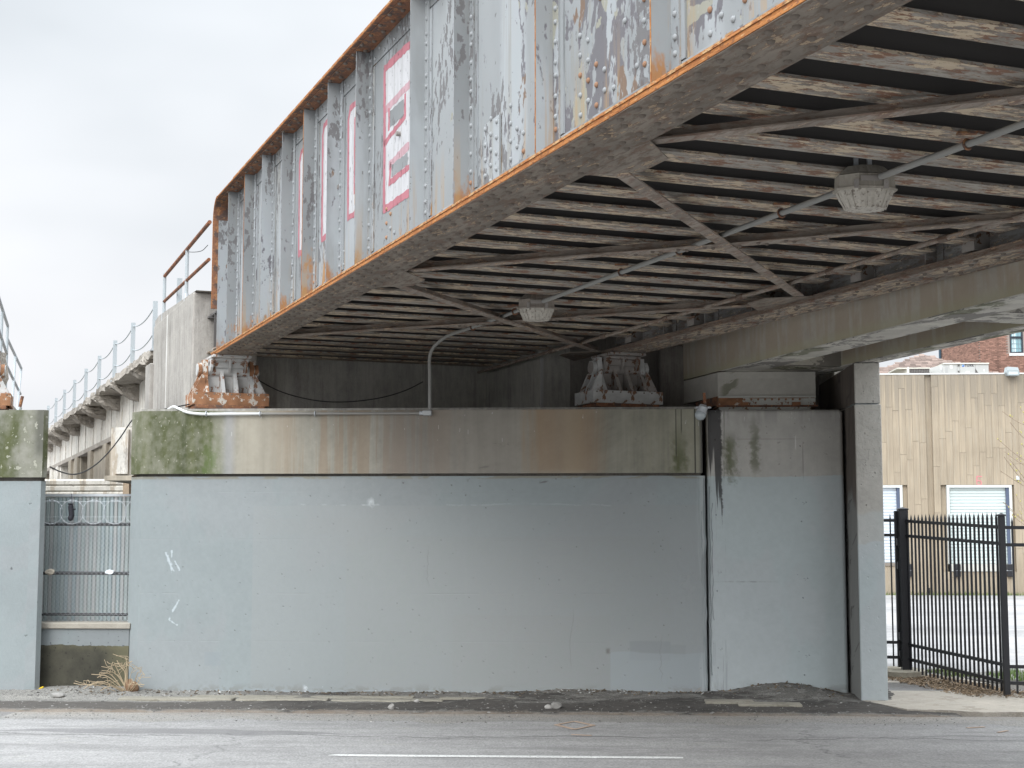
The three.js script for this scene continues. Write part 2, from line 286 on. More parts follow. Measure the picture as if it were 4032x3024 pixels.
const tWall = tex(1344, 512, (u, v, o) => {
  const X = -5.64 + u * 7.12, Y = v * 2.64; paintedWall(o, X, Y);
  const w = (h1(X * 0.6, Y * 0.6) - 0.5) * 0.03, q = h2(X * 0.15 + 0.2, Y * 0.08);
  // patches of roller paint in slightly different greys
  mx(o, 0.270, 0.285, 0.284, rect(X, Y, -4.05, 1.6, -1, 2.275 + w * 0.6, 0.006) * 0.55);
  mx(o, 0.263, 0.276, 0.271, rect(X, Y, -2.9, 1.02, 0.1, 1.9 + w, 0.012) * 0.4);
  mx(o, 0.258, 0.268, 0.261, rect(X, Y, -1.6, 0.3, -1, 0.95 + w, 0.012) * 0.3);
  mx(o, 0.260, 0.273, 0.270, rect(X, Y, -3.9, -2.2, 1.92, 2.12 + w, 0.02) * 0.3);
  mx(o, 0.280, 0.311, 0.325, rect(X, Y, -4.7, 1.02, -1, 0.06 + w, 0.01) * 0.6);
  mx(o, 0.226, 0.243, 0.246, rect(X, Y, 0.52 + w, 1.02, 0.42 + w, 0.64 + w, 0.012) * 0.75);
  mx(o, 0.232, 0.249, 0.249, rect(X, Y, 1.0, 1.2 + w, 0.46 + w, 0.6 + w, 0.012) * 0.6);
  mx(o, 0.291, 0.321, 0.335, rect(X, Y, 0.3, 1.6, -1, 0.5 + w * 2, 0.012) * 0.6);
  mx(o, 0.235, 0.262, 0.275, rect(X, Y, -4.62, -4.42, 0.34, 0.5, 0.008) * 0.6);
  // white scrapes and drips
  const sl = (x, y, dx, dy, wd) => { const L = Math.hypot(dx, dy), ux = dx / L, uy = dy / L, px = X - x, py = Y - y, s = px * ux + py * uy, n = Math.abs(px * uy - py * ux); return s > 0 && s < L ? ss(wd, wd * 0.4, n + (c2 - 0.5) * wd * 1.5) * ss(0.2, 0.45, h3(X * 2, Y * 2)) : 0; };
  const c2 = h3(X * 1.5, Y * 1.5);
  const scr = Math.max(sl(-5.12, 1.71, 0.09, -0.25, 0.02), sl(-5.05, 1.73, 0.0, -0.09, 0.012), sl(-5.02, 1.62, 0.07, -0.14, 0.012), sl(-4.94, 1.14, -0.09, -0.16, 0.013), sl(-5.03, 0.98, -0.04, -0.1, 0.012), sl(-5.06, 0.88, 0.1, -0.06, 0.012));
  mx(o, 0.5, 0.55, 0.58, scr * 0.7);
  mx(o, 0.62, 0.65, 0.67, Math.max(ss(0.06, 0.01, Math.hypot(X + 2.6, (Y - 2.31) * 0.8) + (c2 - 0.5) * 0.05), rect(X, Y, -2.72, -2.5, 2.275, 2.285, 0.008) * 0.6) * 0.75 * clamp(c2 * 1.3));
  const spl = ss(0.66, 0.8, h2(X * 0.8, Y * 0.8 + 0.3)) * rect(X, Y, -3.4, -2.6, -0.02, 0.1, 0.03); mx(o, 0.62, 0.66, 0.7, spl * 0.8);
  // dark tie marks along the top and grime at the foot
  const tie = ss(0.9, 1.05, h2(X * 1.3 + 0.15, Y * 1.3)) * rect(X, Y, -2.4, 1.4, 2.25, 2.6, 0.05); mx(o, 0.12, 0.11, 0.11, tie * 0.8); o[3] -= tie * 0.3;
  mx(o, 0.17, 0.16, 0.14, ss(0.5, 0.75, h2(X * 0.9, Y * 1.6)) * ss(0.16, 0.02, Y) * 0.55);
  mx(o, 0.22, 0.2, 0.15, ss(0.35, 0.6, h2(X * 0.8, Y * 2)) * ss(2.585, 2.61, Y) * 0.7);
  mx(o, 0.3, 0.31, 0.32, ss(0.75, 0.9, h2(X * 1.2, Y * 0.09)) * 0.08);
  const ch = rect(X, Y, 0.25, 0.3, 0.5, 0.56, 0.02) * ss(0.5, 0.65, c2); mx(o, 0.14, 0.13, 0.12, ch * 0.7); o[3] -= ch * 0.4;
  const jn = ss(0.14, 0.02, 1.455 - X) * ss(0.45, 0.75, h2(X * 2.2, Y * 0.12)); mx(o, 0.5, 0.53, 0.54, jn * 0.35); o[3] -= jn * 0.3;
  for (const [fy, s] of [[0.63, 0.3], [1.21, 0.5], [1.86, 0.35], [2.44, 0.25]]) { const k = ss(0.007, 0.002, Math.abs(Y - fy - 0.01 * (h1(X * 0.2, fy) - 0.5))) * ss(0.4, 0.65, h2(X * 0.5, fy)) * s; mx(o, 0.27, 0.28, 0.28, k); o[3] -= k * 0.5; }
  for (const fx of [-3.08, -0.63]) { const k = ss(0.006, 0.002, Math.abs(X - fx)) * ss(0.45, 0.7, h2(Y * 0.5 + fx, 0.2)) * 0.35; mx(o, 0.27, 0.28, 0.28, k); o[3] -= k * 0.5; }
  for (const [cx, c0, c1, a] of [[-0.15, 0.35, 1.0, 0.03], [0.9, 0.2, 0.7, 0.05], [-1.9, 1.3, 1.75, 0.05]]) { const k = ss(0.006, 0.001, Math.abs(X - cx - a * (h2(Y * 0.6 + cx, 0.4) - 0.5) * 2)) * band(Y, c0, c1, 0.08); mx(o, 0.2, 0.2, 0.2, k * 0.5); o[3] -= k * 0.3; }
  { const gl = ss(0.012, 0.004, Math.abs(Y - 2.28 - (h2(X * 0.7, 0.6) - 0.5) * 0.03)) * band(X, -3.6, 1.3, 0.2) * ss(0.5, 0.7, h2(X * 0.6, 0.8)); mx(o, 0.55, 0.59, 0.6, gl * 0.15); }
  const spall = ss(0.6, 0.72, h2(X * 1.6, Y * 1.8 + 0.3)) * band(X, 1.0, 1.43, 0.12) * band(Y, 1.15, 1.62, 0.12); o[3] -= spall * 0.4; mx(o, 0.3, 0.31, 0.31, spall * 0.3);
  for (const p of pitsN) { const dx = X - p[0], dy = Y - p[1]; if (dx < 0.03 && dx > -0.03 && dy < 0.03 && dy > -0.03) { const r = Math.hypot(dx, dy * 1.3 + dx * 0.4); if (r < p[2]) { mx(o, 0.14, 0.14, 0.14, p[3] ? 0.8 : 0.3); o[3] = 0.1; } } }
}, { sx: 7.12, sy: 2.64, ox: 5.64 / 7.12 });
const tPaintWall = tex(512, 512, (u, v, o) => { paintedWall(o, u * 10, v * 10, 0.95); const n = f3(u * 2, v * 2); if (n > 1.02) { mulc(o, 0.5); o[3] = 0.1; } }, { sx: 3.2, sy: 3.2 });
const tRight = tex(400, 720, (u, v, o) => {
  const X = 1.45 + u * 1.85, Y = v * 3.5; const st = h2(X * 0.8, Y * 0.06), c2 = h3(X * 1.4, Y * 1.4), e = (c2 - 0.5) * 0.05;
  concrete(o, X, Y, 0.6, 1); mulc(o, 1.05 + (st - 0.5) * 0.2);
  mx(o, 0.36, 0.355, 0.34, 0.3); mx(o, 0.26, 0.25, 0.24, ss(0.3, 0.0, 3.43 - Y) * ss(0.4, 0.7, st) * 0.7);
  const cy = 2.62 + (h1(X * 0.5, 0.4) - 0.5) * 0.03, h0 = o[3];
  if (Y < cy) { paintedWall(o, X, Y, 1.52); } else o[3] = h0 + 0.03;
  moss(o, Math.max(band(X + e * 1.6, 1.69, 1.83, 0.06) * band(Y, 2.62 + e * 4, 3.1, 0.12), band(X + e * 1.2, 2.02, 2.1, 0.035) * ss(2.56, 2.8, Y) * ss(3.45, 3.0, Y) * 0.85) * (0.55 + 0.5 * st), 0.6);
  const reach = 2.95 - 1.1 * h2(X * 2.5, 0.3), tar = band(X, 1.40, 1.66 + e * 0.5, 0.012) * ss(reach - 0.06, reach + 0.06, Y); mx(o, 0.035, 0.033, 0.034, tar * 0.9);
  const dr = band(X, 1.4, 1.7, 0.02) * ss(0.66, 0.74, h2(X * 4.5 + 0.2, Y * 0.1)); mx(o, Y < 2.6 ? 0.3 : 0.05, Y < 2.6 ? 0.32 : 0.05, Y < 2.6 ? 0.33 : 0.05, dr * 0.7); o[3] -= dr * 0.3;
  mx(o, 0.62, 0.62, 0.6, Math.max(band(X, 2.545, 2.555, 0.004) * band(Y, 2.95, 3.1, 0.03), ss(0.9, 0.96, h3(X * 3, Y * 0.4)) * band(Y, 3.3, 3.45, 0.03)) * 0.8);
  const cl = Math.max(band(Y, 3.068, 3.074, 0.004) * band(X, 1.85, 2.6, 0.1), band(Y, 1.352, 1.36, 0.006) * band(X, 1.62, 2.2, 0.15) * c2 * 1.6, band(X, 2.63, 2.64, 0.004) * band(Y, 2.62, 3.0, 0.1)); mx(o, 0.16, 0.155, 0.15, clamp(cl) * 0.6); o[3] -= cl * 0.25;
  mx(o, 0.16, 0.15, 0.13, ss(0.5, 0.75, h2(X * 0.9, Y * 1.6)) * ss(0.22, 0.02, Y) * 0.6);
  const n = h2(X * 1.1 + 0.3, Y * 1.1); if (n > 1.0) { mulc(o, 0.45); o[3] = 0.1; }
}, { sx: 1.85, sy: 3.5, ox: -1.45 / 1.85 });
const tConc = tex(1024, 1024, (u, v, o) => { // weathered concrete, 3 m, streaks run up the v axis
  concrete(o, u * 25 / 3, v * 25 / 3, 0, 1, true); const st = f2(u * 4, v * 0 + 0.3), s2 = f2(u * 7, v * 1 + 0.1);
  mulc(o, 1 + (st - 0.5) * 0.3 + (s2 - 0.5) * 0.35); mx(o, 0.16, 0.145, 0.13, ss(0.55, 0.85, st * 0.5 + s2 * 0.5) * 0.6); mx(o, 0.5, 0.48, 0.44, ss(0.72, 0.82, f2(u * 9 + 0.2, v * 1)) * 0.35);
}, { sx: 3, sy: 3 });
const tBoard = tex(512, 1024, (u, v, o) => { // board marked tan concrete, 2.6 x 9 m, dark runs from the roof edge
  const st = f2(u * 6, v * 0.0 + 0.2), g = f3(u * 5, v * 1), a = f1(u * 1, v * 2), run = 0.98 - 0.34 * f2(u * 7, 0.7) + (f2(u * 5, v * 2) - 0.5) * 0.1;
  set(o, 0.325, 0.267, 0.196); mulc(o, 1 + (st - 0.5) * 0.16 + (g - 0.5) * 0.14 + (a - 0.5) * 0.22);
  mx(o, 0.235, 0.2, 0.155, ss(run - 0.1, run + 0.14, v) * 0.9); mx(o, 0.32, 0.28, 0.22, ss(0.66, 0.76, f2(u * 8 + 0.1, v * 2)) * 0.45); o[3] = 0.5 + (g - 0.5) * 0.5;
}, { sx: 2.6, sy: 9.2, oy: 0.62 / 9.2 });
const tRoad = tex(2048, 768, (u, v, o, x, y) => { // asphalt, 18 x 9 m; v runs away from the wall
  const X = -9 + u * 18, Z = 1.5 + v * 9; const a = f1(u * 3, v * 2), b = f1(u * 2, v * 9), c = f3(u * 9, v * 5), w = wn(x, y), w2 = wn(x >> 1, (y >> 1) + 77);
  let t = 0.285 + (a - 0.5) * 0.035 + (b - 0.5) * 0.055 + (c - 0.5) * 0.04 + (w - 0.5) * 0.1 + (w2 - 0.5) * 0.07; set(o, t, t * 0.975, t * 0.95);
  o[3] = 0.5 + (w - 0.5) * 0.6 + (c - 0.5) * 0.4;
  const edge = 2.55 + (f1(u * 6, 0.3) - 0.5) * 0.35; if (Z < edge) { const k = ss(edge, edge - 0.12, Z); mx(o, 0.27 + (w - 0.5) * 0.2, 0.255 + (w - 0.5) * 0.18, 0.23 + (w - 0.5) * 0.16, k * 0.75); mx(o, 0.28, 0.235, 0.19, ss(2.15, 1.9, Z + (c - 0.5) * 0.3) * 0.4); if (w > 0.9) mulc(o, 0.4); }
  const pz = 3.42 + (f1(u * 2 + 0.3, 0.6) - 0.5) * 0.5, pw = 0.22 * ss(-6.2, -4.6, X) * ss(-2.2, -3.4, X) + 0.06 * ss(-3.6, -3, X) * ss(9, 3, X) * (f2(u * 5, 0.2));
  mx(o, 0.16, 0.155, 0.155, ss(pw, pw * 0.7, Math.abs(Z - pz)) * (0.55 + 0.3 * c));
  const cz = 3.62 + (f2(u * 6, 0.15) - 0.5) * 0.22, cr = ss(0.025, 0.006, Math.abs(Z - cz)) * ss(0.42, 0.6, f2(u * 4, 0.55)); mx(o, 0.06, 0.06, 0.06, cr * 0.8); o[3] -= cr * 0.5;
  const c3 = 3.8 + (f2(u * 5 + 0.4, 0.85) - 0.5) * 0.3; mx(o, 0.12, 0.12, 0.12, ss(0.02, 0.005, Math.abs(Z - c3)) * ss(0.5, 0.65, f2(u * 3, 0.75)) * 0.6);
  mx(o, 0.33, 0.32, 0.28, ss(0.86, 0.95, f2(u * 6 + 0.2, v * 8)) * 0.35);
  mx(o, 0.17, 0.165, 0.16, ss(0.62, 0.8, f1(u * 4 + 0.15, v * 7 + 0.3)) * 0.3 + ss(0.7, 0.85, f2(u * 3, v * 14)) * 0.3);
  { const cx = 2.2 + (f2(v * 4, 0.3) - 0.5) * 0.5, k = ss(0.02, 0.006, Math.abs(X - cx)) * ss(2.7, 3.0, Z) * ss(5.6, 4.4, Z); mx(o, 0.08, 0.08, 0.08, k * 0.7); const c5 = -3.4 + (f2(v * 4 + 0.3, 0.6) - 0.5) * 0.6, k5 = ss(0.018, 0.005, Math.abs(X - c5)) * ss(3.4, 3.7, Z); mx(o, 0.08, 0.08, 0.08, k5 * 0.6); }
}, { sx: 18, sy: 9, ox: 0.5, oy: -1.5 / 9 });
const tDirt = tex(2048, 512, (u, v, o, x, y) => { // verge, x -9..4, z -0.9..1.95
  const X = -9 + u * 13, Z = -0.9 + v * 2.85, a = f1(u * 6, v * 1.5), b = f2(u * 9, v * 2), c = f3(u * 6, v * 2), w = wn(x, y);
  const t = 0.05 + (b - 0.5) * 0.03 + (w - 0.5) * 0.03; set(o, t * 1.1, t * 0.97, t * 0.85); o[3] = 0.5 + (c - 0.5) * 0.8;
  const grav = clamp(ss(0.45, 0.6, a) * 0.4 + ss(-3.6, -5.0, X) * ss(1.15, 0.9, Z) * 0.85 + ss(0.62, 0.7, c) * 0.35 - ss(0.95, 1.15, Z) * ss(1.75, 1.5, Z) * 0.6);
  mx(o, 0.23 + (w - 0.5) * 0.3, 0.22 + (w - 0.5) * 0.28, 0.2 + (w - 0.5) * 0.25, clamp(grav));
  mx(o, 0.22, 0.175, 0.135, ss(1.6, 1.85, Z + (b - 0.5) * 0.5) * 0.6); mx(o, 0.1, 0.09, 0.08, band(Z, 1.0, 1.7, 0.1) * 0.5 * ss(-3, -4, X));
}, { sx: 13, sy: 2.85, ox: 9 / 13, oy: 0.9 / 2.85 });
const tApron = tex(1024, 512, (u, v, o, x, y) => {
  const a = f1(u * 2, v * 1), b = f2(u * 5, v * 3), c = f3(u * 4, v * 2), w = wn(x, y); const t = 0.40 + (a - 0.5) * 0.1 + (b - 0.5) * 0.08 + (w - 0.5) * 0.09; set(o, t, t * 0.9, t * 0.76); o[3] = 0.5 + (c - 0.5) * 0.6 + (w - 0.5) * 0.3;
  mx(o, 0.2, 0.17, 0.13, ss(0.7, 0.8, b) * 0.5);
}, { sx: 6, sy: 3 });
const tYard = tex(512, 512, (u, v, o, x, y) => { const a = f1(u * 1, v * 1), b = f2(u * 3, v * 3), w = wn(x, y); const t = 0.33 + (a - 0.5) * 0.14 + (b - 0.5) * 0.1 + (w - 0.5) * 0.08; set(o, t, t * 0.975, t * 0.96); mx(o, 0.25, 0.24, 0.22, ss(0.75, 0.85, b) * 0.4); }, { sx: 14, sy: 14, bump: false });
const tWood = null;
// ---------------------------------------------------------------- materials
const m = {
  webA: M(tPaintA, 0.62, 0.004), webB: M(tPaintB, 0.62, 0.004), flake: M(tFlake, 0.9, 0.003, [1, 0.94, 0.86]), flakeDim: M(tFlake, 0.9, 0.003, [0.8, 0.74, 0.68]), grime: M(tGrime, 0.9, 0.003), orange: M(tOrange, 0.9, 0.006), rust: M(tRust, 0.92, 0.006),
  cast: M(tCast, 0.75, 0.003), castRust: M(tCastRust, 0.8, 0.003), castGrime: M(tCast, 0.85, 0.003, [0.62, 0.57, 0.54]),
  rivet: M(null, 0.6, 0, [0.27, 0.28, 0.285]), rivetRust: M(null, 0.85, 0, [0.27, 0.15, 0.09]), rivetDark: M(null, 0.85, 0, [0.16, 0.13, 0.11]),
  coping: M(tCoping, 0.93, 0.006), wall: M(tWall, 0.82, 0.008), paintWall: M(tPaintWall, 0.82, 0.008), right: M(tRight, 0.85, 0.008),
  conc: M(tConc, 0.93, 0.012), concWarm: M(tConc, 0.93, 0.012, [0.86, 0.79, 0.69]), concPylon: M(tConc, 0.93, 0.012, [0.92, 0.9, 0.9]), cream: M(tConc, 0.92, 0.015, [1.5, 1.42, 1.26].map((x) => Math.min(x, 1))), corbel: M(tConc, 0.95, 0.05, [0.88, 0.83, 0.79]), concDark: M(tConc, 0.93, 0.012, [0.42, 0.4, 0.39]),
  board: M(tBoard, 0.92, 0.01), road: M(tRoad, 0.9, 0.008), dirt: M(tDirt, 0.97, 0.02), apron: M(tApron, 0.93, 0.012), yard: M(tYard, 0.93),
  black: M(null, 0.35, 0, [0.012, 0.012, 0.015]), galv: M(null, 0.5, 0, [0.5, 0.52, 0.54], 0.3), pipeWhite: M(null, 0.6, 0, [0.62, 0.63, 0.62]), pipeGrey: M(null, 0.7, 0, [0.27, 0.265, 0.25]),
  gapShade: M(null, 0.95, 0, [0.115, 0.108, 0.104]), grimeDark: M(tGrime, 0.9, 0.003, [0.66, 0.58, 0.5]), brace: M(tGrime, 0.9, 0.003, [0.88, 0.77, 0.68]), brown: M(tGrime, 0.9, 0.003, [0.6, 0.48, 0.4]),  // beam webs and deck: shade between the beams put into the colour
  wire: M(null, 0.7, 0, [0.03, 0.03, 0.03]), postGrey: M(null, 0.6, 0, [0.36, 0.39, 0.405]), line: M(tex(256, 64, (u, v, o, x, y) => { const n = f2(u * 3, v * 2), t = 0.66 + 0.1 * (n - 0.5); set(o, t, t, t * 0.97); mx(o, 0.3, 0.29, 0.28, ss(0.6, 0.75, f3(u * 3, v * 1)) * 0.7); o[3] = n; }, { sx: 0.8, sy: 0.2 }), 0.8, 0.002), markOrange: M(null, 0.85, 0, [0.4, 0.3, 0.23]),
};
const tCream = tex(512, 512, (u, v, o) => {
  concrete(o, u * 25 / 3, v * 25 / 3, 0.3, 0, true); const st = f2(u * 3, 0.35), s2 = f2(u * 6, v * 1 + 0.4); mulc(o, 1.62); mulc(o, 1 + (st - 0.5) * 0.22); mx(o, 0.33, 0.25, 0.16, ss(0.6, 0.78, s2) * 0.55); mx(o, 0.2, 0.18, 0.16, ss(0.7, 0.8, f2(u * 5 + 0.3, v * 1)) * 0.5);
}, { sx: 3, sy: 3 });
m.cream = M(tCream, 0.92, 0.012);
// ---------------------------------------------------------------- ground, road, verge
struct('ground', new THREE.PlaneGeometry(3000, 3000).rotateX(-Math.PI / 2).translate(0, -1.1, 0), M(tYard, 0.95, 0, [0.5, 0.5, 0.46]));
const road = struct('road', new THREE.PlaneGeometry(180, 60).rotateX(-Math.PI / 2).translate(0, 0, 31.8), m.road);
struct('road_bed', bb(-90, 90, -1.2, -0.05, -1.5, 61), m.dirt);
mesh('lane_marking', prism([[-2.2, 4.83], [-2.02, 4.825], [0.7, 4.82], [0.845, 4.845], [0.84, 4.9], [0.6, 4.915], [-1.95, 4.92], [-2.25, 4.88]], 0.003, 'y').translate(0, 0.007, 0), m.line, road);
{ // orange survey diamond and two strokes sprayed on the asphalt
  const at = (px, py) => { const d = new THREE.Vector3((px - 2016) / 5824, -(py - 1512) / 5824, -1).applyMatrix4(RM), t = -1.95 / d.y; return [d.x * t, 18 + d.z * t]; };
  const stroke = (a, b, w) => { const [x0, z0] = at(...a), [x1, z1] = at(...b); return barBetween([x0, 0.0055, z0], [x1, 0.0055, z1], w, 0.003); };
  const q = [[2188, 2856], [2262, 2842], [2338, 2858], [2262, 2874]], g = [];
  for (let i = 0; i < 4; i++) { const s = stroke(q[i], q[(i + 1) % 4], 0.035 + 0.01 * (i % 2)); s.translate(0, i * 0.0004, 0); g.push(s); }
  mesh('survey_marking', g, m.markOrange, road);
  mesh('survey_marking', [stroke([3808, 2868], [3876, 2864], 0.04), stroke([3930, 2886], [3968, 2879], 0.03).translate(0, 0.0006, 0), stroke([2250, 2894], [2330, 2898], 0.03)], m.markOrange, road);
}
const tScreen = tex(64, 256, (u, v, o) => { const t = 0.37 + 0.05 * (f2(u, v) - 0.5); set(o, t, t * 1.0, t * 0.98); }, { sx: 1.7, sy: 1.2, bump: false });
const N = (x, z) => f1(x * 0.11 + 0.37, z * 0.13 + 0.2) - 0.5, N2 = (x, z) => f2(x * 0.45, z * 0.45) - 0.5;
function vergeY(x, z) {
  const left = ss(-1.2, -2.2, x); let y = 0.01 + 0.03 * ss(1.75, 0.2, z) * (1 - left) + left * (0.004 + 0.022 * ss(0.75, 0.6, z));
  y += 0.13 * Math.exp(-(((x - 2.35) / 0.55) ** 2)) * ss(0.75, 0.0, z) + 0.035 * Math.exp(-(((x + 0.2) / 0.7) ** 2)) * ss(0.7, 0, z);
  y += 0.05 * Math.exp(-(((x + 6.1) / 0.9) ** 2)) * ss(0.5, -0.3, z);
  const e = ss(1.85, 1.5, z); y += e * (N(x, z) * 0.035 + N2(x, z) * 0.02) * (z > 0.9 && left > 0.5 ? 0.4 : 1);
  return Math.max(y, 0.004) * ss(4.0, 3.5, x) + 0.004 - 0.03 * ss(1.72 + 0.16 * (f1(x * 0.31, 0.4) - 0.5) * 2, 1.95, z);
}
{ const g = new THREE.PlaneGeometry(13, 2.85, 520, 114).rotateX(-Math.PI / 2).translate(-2.5, 0, 0.525), p = g.attributes.position;
  for (let i = 0; i < p.count; i++) p.setY(i, vergeY(p.getX(i), p.getZ(i))); g.computeVertexNormals();
  struct('verge', g, m.dirt); }
{ // broken kerb along the foot of the wall
  const kerbMat = M(tApron, 0.93, 0.02, [0.66, 0.68, 0.66]);
  const k = thing('kerb', 'broken low concrete kerb half buried in dirt along the foot of the painted wall', 'kerb');
  const ends = [-5.42, -4.05, -2.95, -1.62];
  for (let i = 0; i < 3; i++) { const g = rb(ends[i] + 0.012, ends[i + 1] - 0.012, -0.1, 0.042 - i * 0.006, 0.66, 0.88, 0.025, 2); g.translate(-(ends[i] + ends[i + 1]) / 2, 0, -0.8); g.rotateY((i - 1) * 0.012); g.translate((ends[i] + ends[i + 1]) / 2, 0, 0.8 - i * 0.02); mesh('kerb_stone', g, kerbMat, k, { off: [i * 1.7, i] }); }
  for (const [x, z, w, r] of [[-3.3, 0.52, 2.6, 0.01], [-1.25, 0.6, 0.9, -0.02]]) mesh('slab', rb(-w / 2, w / 2, -0.06, 0, -0.1, 0.1, 0.01).rotateY(r)  .translate(x, 0.036, z), kerbMat, k, { off: [x, z] });
  const k2 = thing('kerb', 'cracked flat slabs of old kerb in the dirt below the vertical joint', 'kerb');
  for (const [x, z, w, r] of [[1.62, 0.95, 0.55, 0.01], [2.05, 1.12, 0.7, -0.03]]) mesh('slab', rb(-w / 2, w / 2, -0.06, 0.03, -0.12, 0.12, 0.012).rotateY(r).translate(x, 0.035 - (z - 0.9) * 0.05, z), kerbMat, k2, { off: [x, z] });
}
const rockGeo = (s) => { const g = new THREE.IcosahedronGeometry(1, 1), p = g.attributes.position; for (let i = 0; i < p.count; i++) { const x = p.getX(i), y = p.getY(i), z = p.getZ(i), k = 0.75 + 0.55 * f2(x * 0.3 + s, y * 0.3 + z * 0.21 + s); p.setXYZ(i, x * k, y * k, z * k); } g.computeVertexNormals(); return g; };
const stone = M(null, 0.95, 0, [0.8, 0.8, 0.8]);
{ const spots = [];
  for (let i = 0; i < 4500; i++) {
    const k = rnd(); let x, z, s = 0.004 + 0.011 * Math.pow(rnd(), 4);
    if (k < 0.22) { x = rr(-7.5, -4); z = rr(-0.45, 0.62); } else if (k < 0.42) { x = rr(-9, 3.3); z = 0.02 + 0.35 * rnd() * rnd(); } else if (k < 0.7) { x = rr(-9, 4); z = rr(1.5, 2.6); s *= 0.65; } else { x = rr(-9, 4); z = rr(0.1, 1.8); }
    if (z < 0.05 && (x > -5.45 || x < -6.62)) continue; if (z < 1 && x > 3.1) continue;
    const y = z > 1.85 ? 0.002 : vergeY(x, z) - s * 0.1, t = rr(0.08, 0.34) * (rnd() < 0.06 ? 1.6 : 1);
    spots.push([x, y, z, s * rr(0.8, 1.7), s * rr(0.5, 0.9), s * rr(0.8, 1.4), rr(0, 6), rr(-0.4, 0.4), [t, t * 0.96, t * 0.9]]);
  }
  scatter('gravel', rockGeo(0.3), stone, spots, scene, 'loose grey gravel and grit on the verge below the walls', 'gravel');
  { const q = []; for (let i = 0; i < 420; i++) { const x = rr(-6.5, 3.0), z = x < -5.5 ? rr(-0.1, 0.5) : 0.02 + 0.5 * rnd() * rnd(), t = rr(0.5, 1.2); q.push([x, vergeY(x, z) + 0.006, z, rr(0.4, 1.2), 1, rr(0.4, 1), rr(0, 6.28), rr(-0.5, 0.5), rnd() < 0.12 ? [0.5, 0.5, 0.48] : [0.19 * t, 0.14 * t, 0.09 * t], rr(-0.5, 0.5)]); } scatter('leaf_litter', new THREE.BoxGeometry(0.045, 0.003, 0.02), stone, q, scene, 'dead leaves and paper scraps along the foot of the painted wall', 'leaf litter'); }
  const lab = (o, l) => tag(o, l, 'rock');
  for (const [px, py, w, h, g, l] of [[2190, 2770, 0.06, 0.05, 0.20, 'largest dark grey rock in the dirt below the middle of the wall'], [2160, 2771, 0.045, 0.028, 0.34, 'pale rounded rock touching a larger dark one in the dirt'], [1541, 2774, 0.035, 0.04, 0.28, 'tan broken rock lying against the kerb face'], [228, 2729, 0.075, 0.03, 0.28, 'flat pale rubble chunk in front of the low wall in the gap'], [1640, 2748, 0.03, 0.022, 0.33, 'small pale rock behind the kerb at the wall foot']]) {
    const d = new THREE.Vector3((px - 2016) / 5824, -(py - 1512) / 5824, -1).applyMatrix4(RM), t = (0.07 - 1.95) / d.y, x = d.x * t, z = 18 + d.z * t;
    lab(mesh('rock', rockGeo(px * 0.01).scale(w, h, w * 0.8).translate(x, vergeY(x, z) + h * 0.5, z), M(null, 0.95, 0, [g, g * 0.96, g * 0.9])), l);
  }
}
// right: driveway apron, yard falling away to the warehouse
struct('sidewalk_apron', prism([[3.18, 0.62], [3.3, 0.9], ...Array.from({ length: 60 }, (_, i) => [3.5 + i * 0.15, 1.62 + 0.5 * (f2(i * 0.023, 0.3) - 0.5) + 0.012 * i * (i < 20)]), [13, 1.95], [40, 1.95], [40, -0.4], [6.2, -0.6], [4.3, -3.2], [3.0, -3.6]], 0.25, 'y').translate(0, 0.03, 0), m.apron);
{ const g = new THREE.PlaneGeometry(130, 80, 65, 80).rotateX(-Math.PI / 2).translate(30, 0, -40.5), p = g.attributes.position;
  for (let i = 0; i < p.count; i++) { const z = p.getZ(i); p.setY(i, 0.03 - 0.56 * ss(-2, -42, z) - (z < -42 ? 0.01 : 0)); } g.computeVertexNormals(); g.translate(0, 0, 0); struct('yard_pavement', g, m.yard); }
// ---------------------------------------------------------------- abutments
{ // main abutment: painted wall with a bare concrete coping
  const t = thing('abutment', 'wide grey-blue painted bridge abutment wall with mossy left end of its coping', 'abutment');
  const out = (f, zb, l, c) => [[l, zb], [l, f - c], [l + c, f], [0, f]];
  const wall = (x1, f, l, c, y0, y1, zb) => prism([[l, zb], [x1, zb], [x1, f], [l + c, f], [l, f - c]], y1 - y0, 'y').translate(0, y1, 0);
  mesh('wall', wall(1.455, 0, -5.635, 0.19, -0.3, 2.63, -5), m.wall, t);
  mesh('joint', wall(1.41, -0.05, -5.58, 0.19, 2.63, 2.662, -5), m.concDark, t);
  mesh('coping', wall(1.425, 0.045, -5.63, 0.19, 2.662, 3.437, -5), m.coping, t);
  mesh('bridge_seat', [bb(-5.5, 1.42, 3.437, 3.475, -4.9, -0.1)], m.conc, t);
}
{ const t = thing('abutment', 'narrower right abutment section, painted below and bare stained concrete above', 'abutment');
  mesh('wall', [rb(1.482, 3.125, -0.3, 3.43, -2.4, 0, 0.055, 4)], m.right, t);
  for (const [x, y0, y1, r] of [[1.445, 0.1, 2.6, 0.012], [1.5, 0.25, 2.5, 0.009], [1.535, 0.9, 2.3, 0.006], [1.41, 0.6, 2.2, 0.006]]) mesh('sealant', tube(Array.from({ length: 24 }, (_, i) => [x + 0.012 * (f2(i * 0.13 + x, 0.2) - 0.5) * 2, mix(y0, y1, i / 23), -0.002 + 0.006 * (f2(i * 0.17 + x, 0.7) - 0.5)]), r, 90, 5), m.paintWall, t);
  mesh('back_fill', [bb(1.2, 3.2, -0.3, 3.3, -5, -2.3), bb(1.2, 3.2, 3.3, 5.4, -5, -2.0)], m.concDark, t); }
